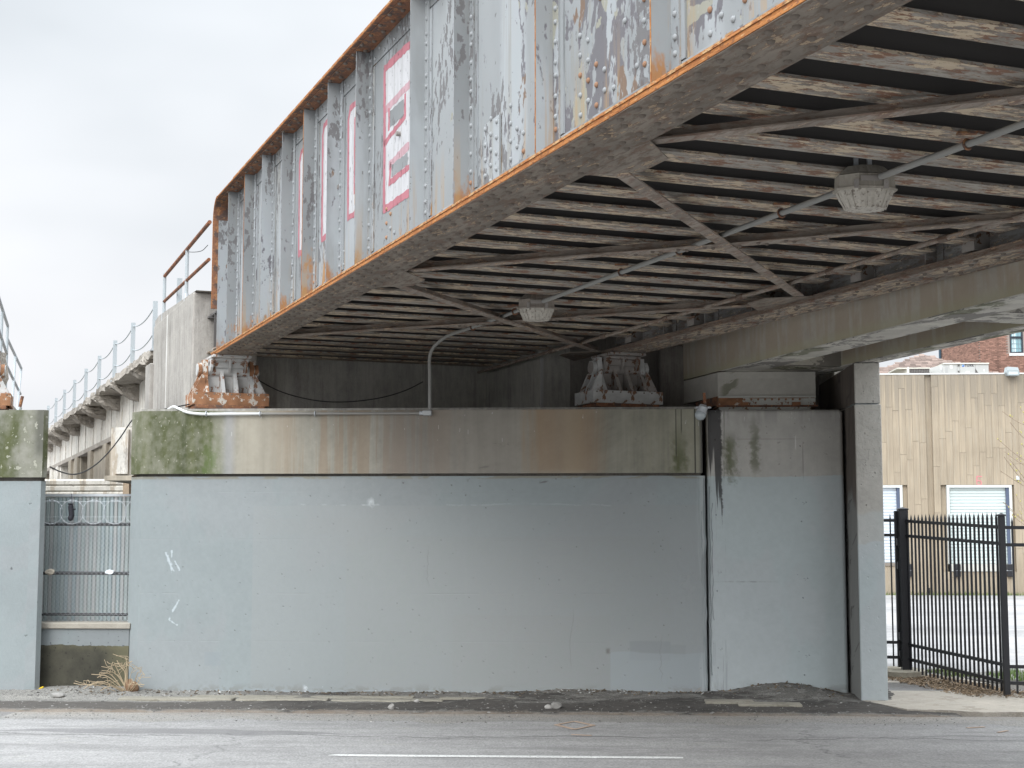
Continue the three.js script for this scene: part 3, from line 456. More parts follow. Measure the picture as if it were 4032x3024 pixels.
{ const t = thing('pilaster', 'tall concrete end pilaster with pitted upper half right of the painted walls', 'pilaster');
  const g = []; g.push(rb(3.165, 3.47, -0.2, 3.44, 0.0, 0.57, 0.012, 2)); g.push(bb(3.165, 3.47, -0.2, 3.44, -5, 0.0));
  const pit = tex(512, 1024, (u, v, o) => { const X = u * 1.2, Y = v * 4.2; concrete(o, X, Y, 0.4, 1); const p = f3(X * 1.6, Y * 1.6); const c = ss(0.58, 0.66, p) * ss(2.7, 2.9, Y) * ss(3.9, 3.6, Y); mx(o, 0.42, 0.40, 0.36, c * 0.5); o[3] -= ss(0.5, 0.4, p) * 0.25 * ss(2.4, 2.8, Y); const e = 1.9 + (f1(X * 0.3, 0.1) - 0.5) * 0.2; const pt = Math.max(ss(e + 0.35, e + 0.3, Y) * 0.45, ss(e, e - 0.03, Y)); const h = o[3]; if (pt > 0) { const r = o[0], g2 = o[1], b = o[2]; paintedWall(o, X, Y, 1.4); const q = [o[0], o[1], o[2]]; set(o, r, g2, b); mx(o, ...q, pt); o[3] = h * 0.5 + o[3] * 0.5; } mulc(o, 1.08); }, { sx: 1.2, sy: 4.2 });
  const mp = M(pit, 0.88, 0.014); mesh('shaft', g, mp, t); const stainShade = M(tex(256, 512, (u, v, o) => { const X = u * 1.5, Y = v * 4.2; concrete(o, X, Y, 0.9, 0); const s = h2(X * 1.4, Y * 0.2); set(o, 0.115 + 0.06 * (s - 0.5), 0.095 + 0.05 * (s - 0.5), 0.08 + 0.04 * (s - 0.5)); mx(o, 0.27, 0.28, 0.27, ss(2.4, 2.2, Y + (s - 0.5) * 0.3) * 0.6); mx(o, 0.035, 0.03, 0.028, ss(0.7, 0.8, h2(X * 0.8, Y * 0.8 + 0.4)) * 0.7); }, { sx: 1.5, sy: 4.2 }), 0.95, 0.006); mesh('shaded_stained_side', [bb(3.159, 3.1645, -0.2, 3.43, -4.9, 0.55), bb(3.1625, 3.1675, 3.45, 3.92, -4.9, 0.545)], stainShade, t);  // thin side sheet: brown stain and the narrow gap's shade painted together
  mesh('upper_shaft', [rb(3.17, 3.466, 3.45, 3.93, 0.0, 0.562, 0.014, 2), bb(3.17, 3.466, 3.45, 3.93, -0.8, 0), bb(3.168, 3.466, 3.45, 4.9, -5, -0.8)], mp, t);
}
{ const t = thing('abutment', 'left abutment cut off by the frame edge, dark green moss across its coping', 'abutment');
  const lc = tex(512, 256, (u, v, o) => { const X = -8.2 + u * 1.6, Y = v * 0.85; concrete(o, X, Y, 0.7, 1); const g = f3(X * 0.9, Y * 0.9), s2 = f2(X * 1.2, Y * 0.1); mx(o, 0.17, 0.17, 0.13, 0.6); moss(o, ss(-6.78, -6.92, X + (s2 - 0.5) * 0.15) * (0.25 + 0.7 * ss(0.35, 0.6, f1(X * 0.4, Y * 0.2)) + 0.4 * (g - 0.5)), s2 * 0.8); mx(o, 0.055, 0.055, 0.045, band(X, -6.95, -6.8, 0.06) * ss(0.15, 0.4, Y) * 0.7); if (g > 0.84) mx(o, 0.4, 0.39, 0.33, 0.6); }, { sx: 1.6, sy: 0.85, oy: -2.6 / 0.85 });
  const w = (x1, f, c, y0, y1) => prism([[-14, -5], [x1 - 2.45, -5], [x1 - 0.01, f - 0.07], [x1 - 0.045, f], [-14, f]], y1 - y0, 'y').translate(0, y1, 0);
  mesh('wall', w(-6.625, 0.1, 0, -0.3, 2.575), m.paintWall, t, { off: [0.4, 0.2] }); mesh('joint', w(-6.66, 0.04, 0, 2.575, 2.62), m.concDark, t); mesh('coping', w(-6.605, 0.13, 0, 2.62, 3.45), M(lc, 0.93, 0.008), t);
}
// ---------------------------------------------------------------- gap between the abutments: low wall, fence, siding
{ const t = thing('low_wall', 'low concrete wall closing the gap, painted grey above and black with damp below', 'wall');
  const lw = tex(512, 512, (u, v, o) => { const X = u * 1.4, Y = v; paintedWall(o, X, Y, 0.95); mulc(o, 0.8); const e = 0.56 + (h1(X * 0.5, 0.3) - 0.5) * 0.02 + (h3(X * 0.8, Y) - 0.5) * 0.02, n = f2(X, Y); if (Y < e) { set(o, 0.045, 0.042, 0.03); mulc(o, 0.7 + n * 0.6); mx(o, 0.14, 0.13, 0.075, ss(1.0, 1.3, X) * 0.6 + ss(e - 0.1, e, Y) * 0.4 * n); } const p = f3(X * 2, Y * 2); if (p > 0.9) mulc(o, 0.4); }, { sx: 1.4, sy: 1, ox: 6.95 / 1.4 });
  mesh('wall', bb(-6.75, -5.6, -0.2, 0.765, -0.5, -0.14), M(lw, 0.9, 0.008), t); mesh('cap', rb(-6.78, -5.58, 0.767, 0.84, -0.53, -0.11, 0.012), M(tApron, 0.93, 0.01, [0.85, 0.86, 0.86]), t); }
{ const t = thing('chain_link_fence', 'chain link fence above the low wall in the gap between abutments', 'fence');
  for (const [y, r] of [[2.05, 0.021], [1.44, 0.021], [0.93, 0.018]]) mesh('rail', rod([-6.88, y, -0.37], [-5.58, y - 0.004, -0.37], r, 8), m.wire, t);
  const w = []; const s = 0.058, y0 = 0.83, y1 = 2.1, x0 = -6.88, x1 = -5.58, H = y1 - y0;
  for (let x = x0 - H; x < x1; x += s) { const a = Math.max(x, x0), b = Math.min(x + H, x1); if (b - a < 0.02) continue; w.push(barBetween([a, y0 + (a - x), -0.34], [b, y0 + (b - x), -0.34], 0.0022, 0.0022)); w.push(barBetween([a, y1 - (a - x), -0.336], [b, y1 - (b - x), -0.336], 0.0022, 0.0022)); }
  mesh('wire_mesh', w, m.galv, t, { kind: 'stuff' });
  for (const y of [2.14, 2.33]) mesh('tension_wire', rod([-6.88, y, -0.35], [-5.58, y, -0.35], 0.003, 5), m.galv, t);
}
{ const t = thing('razor_wire', 'loops of razor wire along the top of the chain link fence', 'razor wire');
  for (let i = 0; i < 5; i++) { const cx = -6.68 + i * 0.272, g = [new THREE.TorusGeometry(0.145, 0.0038, 5, 36).scale(1, 1.02, 1)];
    for (let k = 0; k < 22; k++) { const a = k / 22 * 6.283; g.push(new THREE.TetrahedronGeometry(0.011).rotateZ(a * 3).translate(0.145 * Math.cos(a), 0.148 * Math.sin(a), 0)); }
    g.forEach((q) => q.rotateY(0.25 - i * 0.07).translate(cx, 2.2, -0.3 + 0.01 * (i % 2)));
    mesh('loop', g, m.galv, t); } }
tag(mesh('shoe', [rb(-0.03, 0.03, -0.1, 0.07, -0.03, 0.035, 0.025, 3).rotateZ(0.12), new THREE.SphereGeometry(0.036, 10, 8).scale(1, 1.1, 0.9).translate(0.0, -0.1, 0.012), new THREE.TorusGeometry(0.027, 0.01, 6, 14).rotateX(1.57).translate(-0.008, 0.075, 0), rb(-0.01, 0.055, 0, 0.02, -0.01, 0.02, 0.008)].map((g) => g.translate(...P(280, 2008, -0.25))), M(null, 0.8, 0, [0.015, 0.014, 0.02])), 'black shoe hanging in the razor wire', 'shoe');
tag(mesh('lace', tube([[0, 0.2, 0], [0.01, 0.1, 0.01], [0, 0.03, 0]].map(([x, y, z]) => [P(280, 2008, -0.25)[0] + x, P(280, 2008, -0.25)[1] + y, -0.25 + z]), 0.004, 8, 5), M(null, 0.8, 0, [0.03, 0.03, 0.06])), 'dark lace from which the black shoe hangs', 'shoelace');
for (const [px, py, s, l, c] of [[196, 2251, 0.05, 'crumpled pale brown rag caught on the middle fence rail, left one', [0.5, 0.44, 0.36]], [430, 2252, 0.042, 'crumpled white plastic scrap caught on the middle fence rail, right one', [0.68, 0.72, 0.74]]]) {
  const g = new THREE.IcosahedronGeometry(s, 2), p = g.attributes.position; for (let i = 0; i < p.count; i++) { const k = 0.55 + 0.9 * f2(p.getX(i) * 4 + s, p.getY(i) * 4 + p.getZ(i) * 3); p.setXYZ(i, p.getX(i) * k, p.getY(i) * k * 0.9, p.getZ(i) * k * 0.6); } g.computeVertexNormals();
  tag(mesh('rag', g.translate(...P(px, py, -0.3)), M(null, 0.9, 0, c)), l, 'rag'); }
tag(mesh('wrapper', rb(-0.04, 0.04, 0, 0.022, -0.02, 0.02, 0.008).rotateZ(0.5).translate(...P(161, 2714, 0.02)), M(null, 0.6, 0, [0.75, 0.5, 0.02])), 'yellow wrapper wedged at the foot of the low wall', 'litter');
{ const t = thing('metal_screen', 'grey-blue ribbed metal screen behind the chain link fence', 'screen');
  const cols = [[0.36, 0.42, 0.45], [0.40, 0.455, 0.46], [0.33, 0.39, 0.43]].map((c) => M(tScreen, 0.55, 0.002, c.map((x) => Math.min(1, x * 2.45))));
  for (let i = 0; i < 28; i++) { const x = -7.0 + i * 0.052; mesh('rib', prism([[x, 0], [x + 0.010, 0.014], [x + 0.04, 0.014], [x + 0.05, 0]], 1.68, 'y').translate(0, 2.4 - (i > 22 ? 0.01 : 0), -0.72), cols[(i * 7 % 11) % 3], t, { along: 'y' }); }
  mesh('backing', bb(-7.15, -5.6, 0.6, 2.39, -0.76, -0.722), cols[0], t); mesh('top_rail', bb(-7.15, -5.6, 2.405, 2.435, -0.77, -0.69), m.galv, t); }
{ const t = thing('sided_wall', 'white horizontal metal siding seen above the ribbed screen', 'wall'); const c = M(tCream, 0.6, 0.002, [1, 0.98, 0.95]);
  for (let i = 0; i < 11; i++) mesh('siding_board', prism([[-6, 0], [-5.972, 0.012], [-5.972, 0.07], [-6, 0.098]].map(([z, y]) => [z, y]), 2.75, 'x').translate(-7.52, 1.72 + i * 0.1, 0), c, t, { off: [i, i * 0.3] });
  mesh('corner_trim', bb(-7.56, -7.46, 1.7, 2.83, -6.3, -5.96), M(tCream, 0.7, 0, [0.7, 0.55, 0.42]), t); mesh('backing', bb(-10.3, -7.56, 1.6, 2.82, -6.3, -6.0), m.concDark, t); }
{ // dry shrub at the corner, one thing: woody base and canes
  const t = thing('dry_shrub', 'leafless tan shrub sprawling from the corner of the wall and gap', 'shrub'); const b = P(505, 2722, 0.12), cane = M(null, 0.9, 0, [0.42, 0.33, 0.22]), old = M(null, 0.95, 0, [0.2, 0.12, 0.07]);
  const ends = [[383, 2668, .3], [290, 2690, .35], [400, 2640, .2], [440, 2615, .15], [495, 2587, .1], [470, 2610, .1], [510, 2606, .2], [555, 2640, .3], [570, 2658, .35], [565, 2700, .35], [350, 2700, .4], [420, 2690, .3], [360, 2655, .2], [450, 2640, .1], [540, 2630, .25], [330, 2712, .4], [530, 2690, .35], [395, 2720, .4], [460, 2600, .1]];
  ends.forEach(([px, py, z], i) => { const e = P(px, py, z), k = 0.5 + 0.2 * rnd(), mid = [mix(b[0], e[0], k) + rr(-0.04, 0.04), Math.max(mix(b[1], e[1], k) + rr(0.02, 0.1), 0.1), mix(b[2], e[2], k) + rr(-0.06, 0.06)]; mesh('cane', [tube([[b[0] + rr(-0.06, 0.06), b[1] - 0.05, b[2] + rr(-0.03, 0.03)], mid, [mix(mid[0], e[0], 0.6), mix(mid[1], e[1], 0.6) + rr(-0.03, 0.05), mix(mid[2], e[2], 0.6)], e], 0.003 + 0.002 * rnd(), 16, 5)], cane, t);
    for (let k = 0; k < 2; k++) { const s = rr(0.3, 0.8), q = [mix(mid[0], e[0], s), mix(mid[1], e[1], s), mix(mid[2], e[2], s)]; mesh('twig', tube([q, [q[0] + rr(-0.08, 0.06), q[1] + rr(-0.02, 0.06), q[2] + rr(-0.04, 0.04)], [q[0] + rr(-0.2, 0.14), q[1] + rr(-0.04, 0.1), q[2] + rr(-0.06, 0.06)]], 0.003, 8, 4), cane, t); } });
  mesh('stump', [rockGeo(2.2).scale(0.07, 0.09, 0.05).translate(b[0] + 0.05, b[1] + 0.03, b[2]), rockGeo(3.2).scale(0.05, 0.11, 0.04).translate(b[0], b[1] + 0.04, b[2] - 0.02)], old, t);
  const t2 = thing('dry_shrub', 'tiny dead weed with two pale blades beside the dark vertical joint', 'weed'); const c = P(2728, 2752, 0.15);
  for (const [px, py] of [[2722, 2712], [2762, 2706], [2740, 2722], [2758, 2722]]) { const e = P(px, py, 0.18); mesh('blade', tube([[c[0], c[1] - 0.03, c[2]], [mix(c[0], e[0], 0.4), mix(c[1], e[1], 0.65), 0.16], e], 0.003, 10, 4), M(null, 0.9, 0, [0.34, 0.3, 0.26]), t2); }
}
// ---------------------------------------------------------------- railway line frame: x across to the right, z along the line towards the camera
const RO = [-4.631, 0, -0.95], RT = 24.56 * Math.PI / 180;
const rail = (name, label, cat, group) => thing(name, label, cat, group, RO, RT);
const toWorld = (x, y, z) => new THREE.Vector3(x, y, z).applyAxisAngle(new THREE.Vector3(0, 1, 0), RT).add(new THREE.Vector3(...RO));
// backwalls behind the bearings
{ const t = rail('backwall', 'dark grey concrete backwall behind the near bearing under the bridge', 'wall'); mesh('wall', bb(-0.2, 4.1, 3.2, 4.9, -2.2, -1.34), m.conc, t, { off: [1, 0.3] });
  const t2 = rail('backwall', 'lighter concrete backwall block with a vertical seam left of the far bearing', 'wall'); mesh('wall', [rb(4.1, 6.35, 3.2, 4.75, -2.4, 0.8, 0.03), bb(4.1, 6.35, 4.75, 5.3, -2.4, 0.6)], m.conc, t2, { off: [0.4, 1] }); mesh('seam', bb(4.08, 4.12, 3.5, 4.3, 0.785, 0.812), M(null, 0.9, 0, [0.42, 0.41, 0.4]), t2);
  mesh('added_cover_slab', prism([[3.9, -2.5], [7.3, -2.5], [7.3, 4.4], [4.87, 4.4], [4.87, 1.95], [3.9, 1.95]], 0.16, 'y').translate(0, 5.13, 0), m.concDark, t2, { along: 'z' });  // unseen slab added over the gap to keep sky light off the backwall
  const t3 = thing('backwall', 'short concrete backwall right of the far bearing with a rounded top edge', 'wall'); mesh('wall', [rb(1.0, 1.66, 3.2, 4.42, -2.1, -1.5, 0.05, 3), bb(-0.2, 1.9, 3.2, 5.4, -2.7, -2.1)], m.concDark, t3); }
{ const t = rail('parapet_pylon', 'massive streaked concrete parapet end wall behind the girder end', 'wall');
  mesh('wall', [rb(-0.3, 0.6, 3.0, 5.22, -4.7, -1.02, 0.03)], m.concPylon, t, { along: 'x' });
  mesh('coping', prism([[-4.7, 5.224], [-0.9, 5.224], [-0.9, 5.19 + 0.035], [-2.0, 5.26], [-4.3, 5.34], [-4.7, 5.3]], 0.86, 'x').translate(0.58, 0, 0), m.concPylon, t, { off: [0.3, 0.2] });
  mesh('lower_step', rb(-0.36, 0.3, 3.0, 4.62, -5.1, -4.6, 0.02), m.concPylon, t, { off: [1, 1] });
  mesh('lime_run', prism([[-3.3, 5.2], [-3.24, 5.21], [-3.25, 4.9], [-3.23, 4.6], [-3.26, 4.2], [-3.27, 3.8], [-3.31, 3.78], [-3.3, 4.2], [-3.31, 4.55]], 0.006, 'x').translate(-0.299, 0, 0), M(null, 0.9, 0, [0.62, 0.61, 0.58]), t); }
{ // pipe railing on the pylon
  const t = rail('pipe_railing', 'rusty two rail pipe railing on the parapet pylon beside the girder', 'railing'); const rp = M(tRust, 0.85, 0.002, [1, 0.85, 0.75]);
  const tops = [[-3.99, 5.92], [-0.1, 6.02]], y2 = 5.5;
  mesh('top_rail', rod([-0.25, 5.92, -3.99], [-0.25, 6.02, -0.15], 0.028, 10), rp, t, { along: 'z' }); mesh('middle_rail', rod([-0.25, 5.52, -4.02], [-0.25, 5.52, -0.15], 0.024, 10), rp, t, { along: 'z' });
  for (const z of [-3.99, -1.9]) { const p = mesh('post', rod([-0.25, 5.2, z], [-0.25, 5.97, z], 0.026, 10), m.postGrey, t); mesh('flange', rod([-0.25, 5.2, z], [-0.25, 5.33, z], 0.036, 10), m.galv, p); }
  const t2 = rail('fence_post', 'square grey post on the pylon behind the pipe railing', 'post', null); mesh('post', bb(-0.2, -0.13, 5.2, 5.74, -3.1, -3.03), m.postGrey, t2); mesh('base', bb(-0.23, -0.1, 5.2, 5.23, -3.13, -3.0), m.postGrey, t2);
  tag(mesh('wire', tube([[-0.3, 5.93, -1.75], [-0.33, 5.8, -1.2], [-0.28, 5.7, -0.5], [-0.26, 5.72, -0.2]].map((p) => toWorld(...p).toArray()), 0.005, 16, 5), m.wire), 'loose thin wire looping off the pipe railing', 'wire'); }
{ // viaduct running away behind the abutments
  const t = rail('viaduct', 'long pale concrete viaduct with crumbling brackets running away behind the gap', 'viaduct');
  const rag = (g, a, s) => { g = flat(g).clone(); const p = g.attributes.position; for (let i = 0; i < p.count; i++) { const x = p.getX(i), y = p.getY(i), z = p.getZ(i); p.setXYZ(i, x + a * (f2(z * 0.9 + s, y * 0.9) - 0.5) * 2, y + a * (f2(z * 0.8 + s + 0.3, x * 0.9) - 0.5) * 2, z + a * (f2(x * 0.8 + s, y * 0.8 + 0.5) - 0.5) * 1.4); } g.computeVertexNormals(); return g; };
  const Z0 = -5.0, Z1 = -66;
  const bs = [-5.3, -6.62, -9.66, -12.4, -15.1, -17.6, -20.9, -23.6]; for (let z = -26.3; z > Z1; z -= 2.7) bs.push(z);
  for (let i = 0; i < 24; i++) { const za = Z0 - i * 2.56, zb = za - 2.5; if (i < 12) mesh('deck_slab', rag(new THREE.BoxGeometry(1.15, 0.14, 2.5, 6, 2, 16).translate(0.26, 4.84 + 0.012 * (i % 3), (za + zb) / 2), 0.055, i * 0.37), m.corbel, t, { along: 'z', off: [i, 0] }); else if (i === 12) mesh('deck_slab', bb(-0.3, 0.9, 4.77, 4.91, Z1, za), m.corbel, t, { along: 'z' }); }
  bs.forEach((z, i) => { const w = 0.38, pts = [[0.4, 4.78], [-0.26, 4.78], [-0.3, 4.72 - 0.04 * (i % 2)], [-0.12, 4.6], [0.05, 4.53], [0.4, 4.42]]; let g = prism(pts.map(([x, y]) => [x, y]), w).translate(0, 0, z - w);
    if (i < 12) { g = new THREE.BoxGeometry(1, 1, 1, 9, 6, 5); const p = g.attributes.position; for (let q = 0; q < p.count; q++) { const s = p.getX(q) + 0.5, tt = p.getY(q) + 0.5, zz = p.getZ(q), nz = f2(s * 0.6 + i * 0.31, zz * 0.6 + tt * 0.4), lo = mix(4.7, 4.4, Math.pow(s, 0.7)) + 0.16 * (nz - 0.5) * (1 - 0.5 * s); p.setXYZ(q, mix(-0.33 + 0.12 * (f2(zz * 0.7 + i * 0.2, tt * 0.5) - 0.5), 0.4, s), mix(lo, 4.8, tt), z - w / 2 + zz * w + 0.1 * (f2(s * 0.7 + i * 0.17, tt * 0.7 + zz) - 0.5)); } g = g.toNonIndexed(); g.computeVertexNormals(); }
    mesh('bracket', g, m.corbel, t, { off: [i * 0.7, i * 0.3] }); });
  for (let i = 0; i < 22; i++) { const za = Z0 - i * 2.7, n = 3; for (let k = 0; k < n; k++) { const a = za - k * 0.9, b = a - 0.86; mesh('facing_panel', bb(0.14 + 0.02 * ((i + k) % 2), 0.5, 4.0, 4.775, b, a), m.cream, t, { off: [i * 1.3 + k * 0.41, 0.2 * k] }); } }
  mesh('spandrel', bb(0.2, 2.4, 3.95, 4.75, Z1, Z0), m.conc, t, { along: 'z' });
  mesh('bottom_chord', bb(0.1, 0.55, 3.9, 4.0, Z1, Z0), m.corbel, t, { along: 'z' });
  const piers = [[-9.9, -12.9, m.cream], [-14.2, -18.2, m.concWarm], [-20.6, -23.2, m.concWarm], [-26.5, -29.5, m.cream], [-33, -36, m.concWarm], [-41, -44, m.cream]];
  piers.forEach(([a, b, mt], i) => { const p = mesh('pier', [rb(0.16, 1.9, -1, 3.92, b, a, 0.03)], mt, t, { off: [i, i * 0.4] }); if (i < 4) { mesh('pilaster', rb(0.08, 0.2, -1, 3.9, b + 0.1, b + 0.75, 0.02), mt, p, { off: [i + 2, 0] }); mesh('pilaster', rb(0.08, 0.2, -1, 3.9, a - 0.75, a - 0.1, 0.02), mt, p, { off: [i + 3, 0] }); } });
  mesh('inner_wall', bb(2.2, 2.5, -1, 3.95, Z1, Z0), m.concDark, t, { along: 'z' });
  // cream pier head standing on the end of the abutment
  const e = thing('pier_stub', 'rust streaked cream pier end beside the mossy coping end', 'pier'); 
  mesh('column', [prism([[-5.98, -0.42], [-5.68, -0.42], [-5.68, -1.8], [-6.05, -1.8]], 0.62, 'y').translate(0, 3.27, 0), prism([[-5.9, -0.36], [-5.74, -0.36], [-5.74, -0.45], [-5.92, -0.45]], 0.56, 'y').translate(0, 3.24, 0)], m.cream, e, { off: [0.7, 0.1] });
  mesh('ledge', prism([[-6.02, -0.32], [-5.66, -0.28], [-5.66, -1.8], [-6.1, -1.8]], 0.06, 'y').translate(0, 2.655, 0), m.concWarm, e);
  // posts and cables along the viaduct edge
  const pz = [-5.0, -7.67, -10.3, -13.0, -15.7, -18.4, -21.1, -23.7, -26.4, -29.1, -31.8], names = ['nearest', 'second', 'third', 'fourth', 'fifth', 'sixth', 'seventh', 'eighth', 'ninth', 'tenth', 'eleventh'];
  pz.forEach((z, i) => { const q = toWorld(-0.24, 4.86, z), p = thing('cable_post', `${names[i]} grey cable railing post along the viaduct edge counted from the pylon`, 'post', 'cable railing posts on the viaduct', q.toArray(), RT); mesh('post', bb(-0.035, 0.035, 0, 0.81, -0.035, 0.035), m.postGrey, p); mesh('base_plate', bb(-0.07, 0.07, 0, 0.02, -0.07, 0.07), m.galv, p); });
  for (const [y, lab] of [[0.75, 'upper'], [0.32, 'lower']]) { const g = []; for (let i = 0; i < pz.length - 1; i++) { const a = pz[i], b = pz[i + 1], pts = []; for (let k = 0; k <= 6; k++) { const s = k / 6; pts.push(toWorld(-0.24, 4.86 + y - 0.1 * 4 * s * (1 - s), mix(a, b, s)).toArray()); } g.push(tube(pts, 0.011, 12, 5)); }
    tag(mesh('cable', g, m.postGrey), `${lab} sagging cable strung between the viaduct edge posts`, 'cable'); }
}
// ---------------------------------------------------------------- steel railway bridge
const YB = 4.22, YT = 6.33, L1 = 23.6;
const bridge = rail('railway_bridge', 'riveted steel girder railway bridge crossing overhead with peeling grey paint', 'bridge');
const rivGeo = (() => { const g = new THREE.SphereGeometry(0.019, 8, 4, 0, Math.PI * 2, 0, Math.PI / 2); g.scale(1, 0.8, 1); g.deleteAttribute('uv'); return g; })();
const rivOut = rivGeo.clone().rotateZ(Math.PI / 2), rivDown = rivGeo.clone().rotateX(Math.PI), rivDark = [], rivSide = [];
const stiff = [0.6, 1.6, 2.6, 3.62, 4.58, 5.56, 6.56, 8.16, 9.2, 10.75, 12.34, 13.9, 15.3, 16.8, 18.2, 19.7, 21.2, 22.5];
function girder(x0, zA, near) {
  const g = new THREE.Group(); g.name = 'girder'; g.userData.label = near ? 'near plate girder with peeling grey paint, graffiti and an orange rusted bottom edge' : 'far plate girder with grimy rivetted bottom flange'; g.position.x = x0; bridge.add(g);
  const o = (a) => a, zE = zA + L1, wm = near ? m.webA : m.grime;
  if (near) { mesh('web_plate', bb(-0.006, 0.006, YB + 0.06, YT - 0.05, 8.172, zE), m.webA, g); mesh('web_plate', bb(-0.006, 0.006, YB + 0.06, YT - 0.05, zA, 8.168), m.webB, g); }
  else mesh('web_plate', bb(-0.006, 0.006, YB + 0.06, YT - 0.05, zA, zE), m.grime, g, { along: 'x' });
  const edge = near ? m.orange : m.brown;
  mesh('cover_plate', bb(-0.212, 0.212, YB + 0.004, YB + 0.02, zA + 0.35, zE), edge, g, { along: 'z' });
  mesh('cover_plate', bb(-0.208, 0.208, YB + 0.021, YB + 0.038, zA - 0.02, zE), edge, g, { along: 'z', off: [0.4, 0.1] });
  mesh('cover_plate', bb(-0.214, 0.214, YB + 0.039, YB + 0.056, zA - 0.05, zE), edge, g, { along: 'z', off: [0.9, 0.2] });
  mesh('soffit_plate', bb(-0.207, 0.207, YB - 0.002, YB + 0.003, zA + 0.36, zE), near ? m.grimeDark : m.flakeDim, g, { along: 'z' });
  mesh('top_cover_plate', bb(-0.212, 0.212, YT - 0.036, YT - 0.019, near ? zA + 0.2 : zA, zE), near ? m.orange : m.rust, g, { along: 'z', off: [0.3, 0.33] });
  mesh('top_cover_plate', bb(-0.205, 0.205, YT - 0.018, YT, near ? zA + 1.2 : zA, zE), near ? m.orange : m.rust, g, { along: 'z', off: [0.7, 0.15] });
  mesh('top_soffit_plate', bb(-0.206, 0.206, YT - 0.042, YT - 0.037, zA + 0.2, zE), m.rust, g, { along: 'z' });
  const wmat = (z) => near ? (z > 8.1 ? m.webA : m.webB) : m.grime;
  for (const s of near ? [-1, 1] : [-1, 1]) {
    const mm = s < 0 && near ? m.webB : m.grime;
    mesh('flange_angle', [s < 0 ? bb(-0.017, -0.0065, YB + 0.057, YB + 0.2, zA, zE) : bb(0.0065, 0.017, YB + 0.057, YB + 0.2, zA, zE), s < 0 ? bb(-0.165, -0.018, YB + 0.057, YB + 0.068, zA, zE) : bb(0.018, 0.165, YB + 0.057, YB + 0.068, zA, zE)], mm, g, { off: [0, 0.12] });
    mesh('flange_angle', [s < 0 ? bb(-0.017, -0.0065, YT - 0.2, YT - 0.043, zA, zE) : bb(0.0065, 0.017, YT - 0.2, YT - 0.043, zA, zE), ], mm, g);
    mesh('flange_angle_leg', s < 0 ? bb(-0.165, -0.018, YT - 0.053, YT - 0.043, zA, zE) : bb(0.018, 0.165, YT - 0.053, YT - 0.043, zA, zE), m.rust, g, { along: 'z' });
  }
  const sl = near ? stiff : stiff.map((z) => z + zA).filter((z) => z < 20);
  const y0 = YB + 0.07, y1 = YT - 0.055;
  sl.forEach((z, i) => {
    const st = mesh('stiffener', [bb(-0.148, -0.019, y0, y1, z - 0.006, z + 0.006), bb(-0.0305, -0.0185, y0 + 0.002, y1 - 0.002, z + 0.006, z + 0.095)], wmat(near && i % 2 ? z : 0), g, { off: [(i * 0.37) % 1.3, 0] });
    mesh('stiffener_edge', bb(-0.1505, -0.1482, y0, y1, z - 0.0065, z + 0.0065), near && [1, 4, 9, 10].includes(i) ? m.orange : wmat(0), st, { along: 'y' });
    mesh('filler_plate', bb(-0.0184, -0.0066, y0 + 0.14, y1 - 0.16, z - 0.03, z + 0.14), wmat(0), g, { off: [i * 0.7, 0] });
    if (near && z < 16) for (let k = 0, y = YB + 0.12; y < YT - 0.1; k++) { rivSide.push([-0.0305, y, z + 0.055, y < YB + 0.3 && rnd() < 0.5]); y += (k % 3 === 1 ? 0.085 : 0.13) + rr(-0.006, 0.006); }
  });
  if (near) {
    // end of the girder: double end angles and a rounded end cover plate
    mesh('end_angle', [bb(-0.15, -0.019, y0, YT - 0.3, zA + 0.0, zA + 0.012), bb(-0.031, -0.0185, y0, YT - 0.2, zA + 0.012, zA + 0.36)], m.webB, g, { off: [0.6, 0] });
    const arc = []; const R = 0.3, cy = YT - 0.02 - R, cz = zA + 0.2; for (let k = 0; k <= 8; k++) { const a = Math.PI / 2 * (k / 8); arc.push([cz - Math.sin(a) * R * 0.87, cy + Math.cos(a) * R]); } arc.push([cz - R * 0.87, 4.86]);
    const inner = arc.map(([z, y], k) => { const a = Math.min(k, 8) / 8 * Math.PI / 2; return [z + Math.sin(a) * 0.03, y - Math.cos(a) * 0.03]; }).reverse();
    mesh('end_cover_plate', prism([...arc, ...inner], 0.42, 'x').translate(0.21, 0, 0), m.rust, g, { along: 'z' });
    mesh('end_cover_edge', prism([...arc.map(([z, y]) => [z - 0.004, y + 0.002]), ...inner.map(([z, y]) => [z - 0.012, y + 0.01])], 0.006, 'x').translate(-0.211, 0, 0), m.orange, g);
    mesh('end_web', prism([[zA - 0.05, 4.3], [zA + 0.25, 4.3], [zA + 0.25, YT - 0.06], [zA + 0.2, YT - 0.06], [zA + 0.02, YT - 0.16], [zA - 0.05, YT - 0.3]], 0.012, 'x').translate(0.006, 0, 0), m.webB, g);
    // splice plates on the web with their rivets
    const plate = (z0, z1, ya, yb) => mesh('splice_plate', rb(-0.026, -0.0066, ya, yb, z0, z1, 0.004, 1), m.webA, g, { off: [0.3, 0.1] });
    plate(9.5, 9.8, YB + 0.075, YB + 0.62); plate(14.15, 14.5, YB + 0.075, YB + 0.7);
    const put = (z, y, x = -0.0065, p = 0.3) => rivSide.push([x, y, z, rnd() < p]);
    for (const z of [9.54, 9.65, 9.76]) for (let y = YB + 0.13; y < YB + 0.6; y += 0.112) put(z + rr(-.004, .004), y + (z === 9.65 ? 0.05 : 0), -0.026, 0.1);
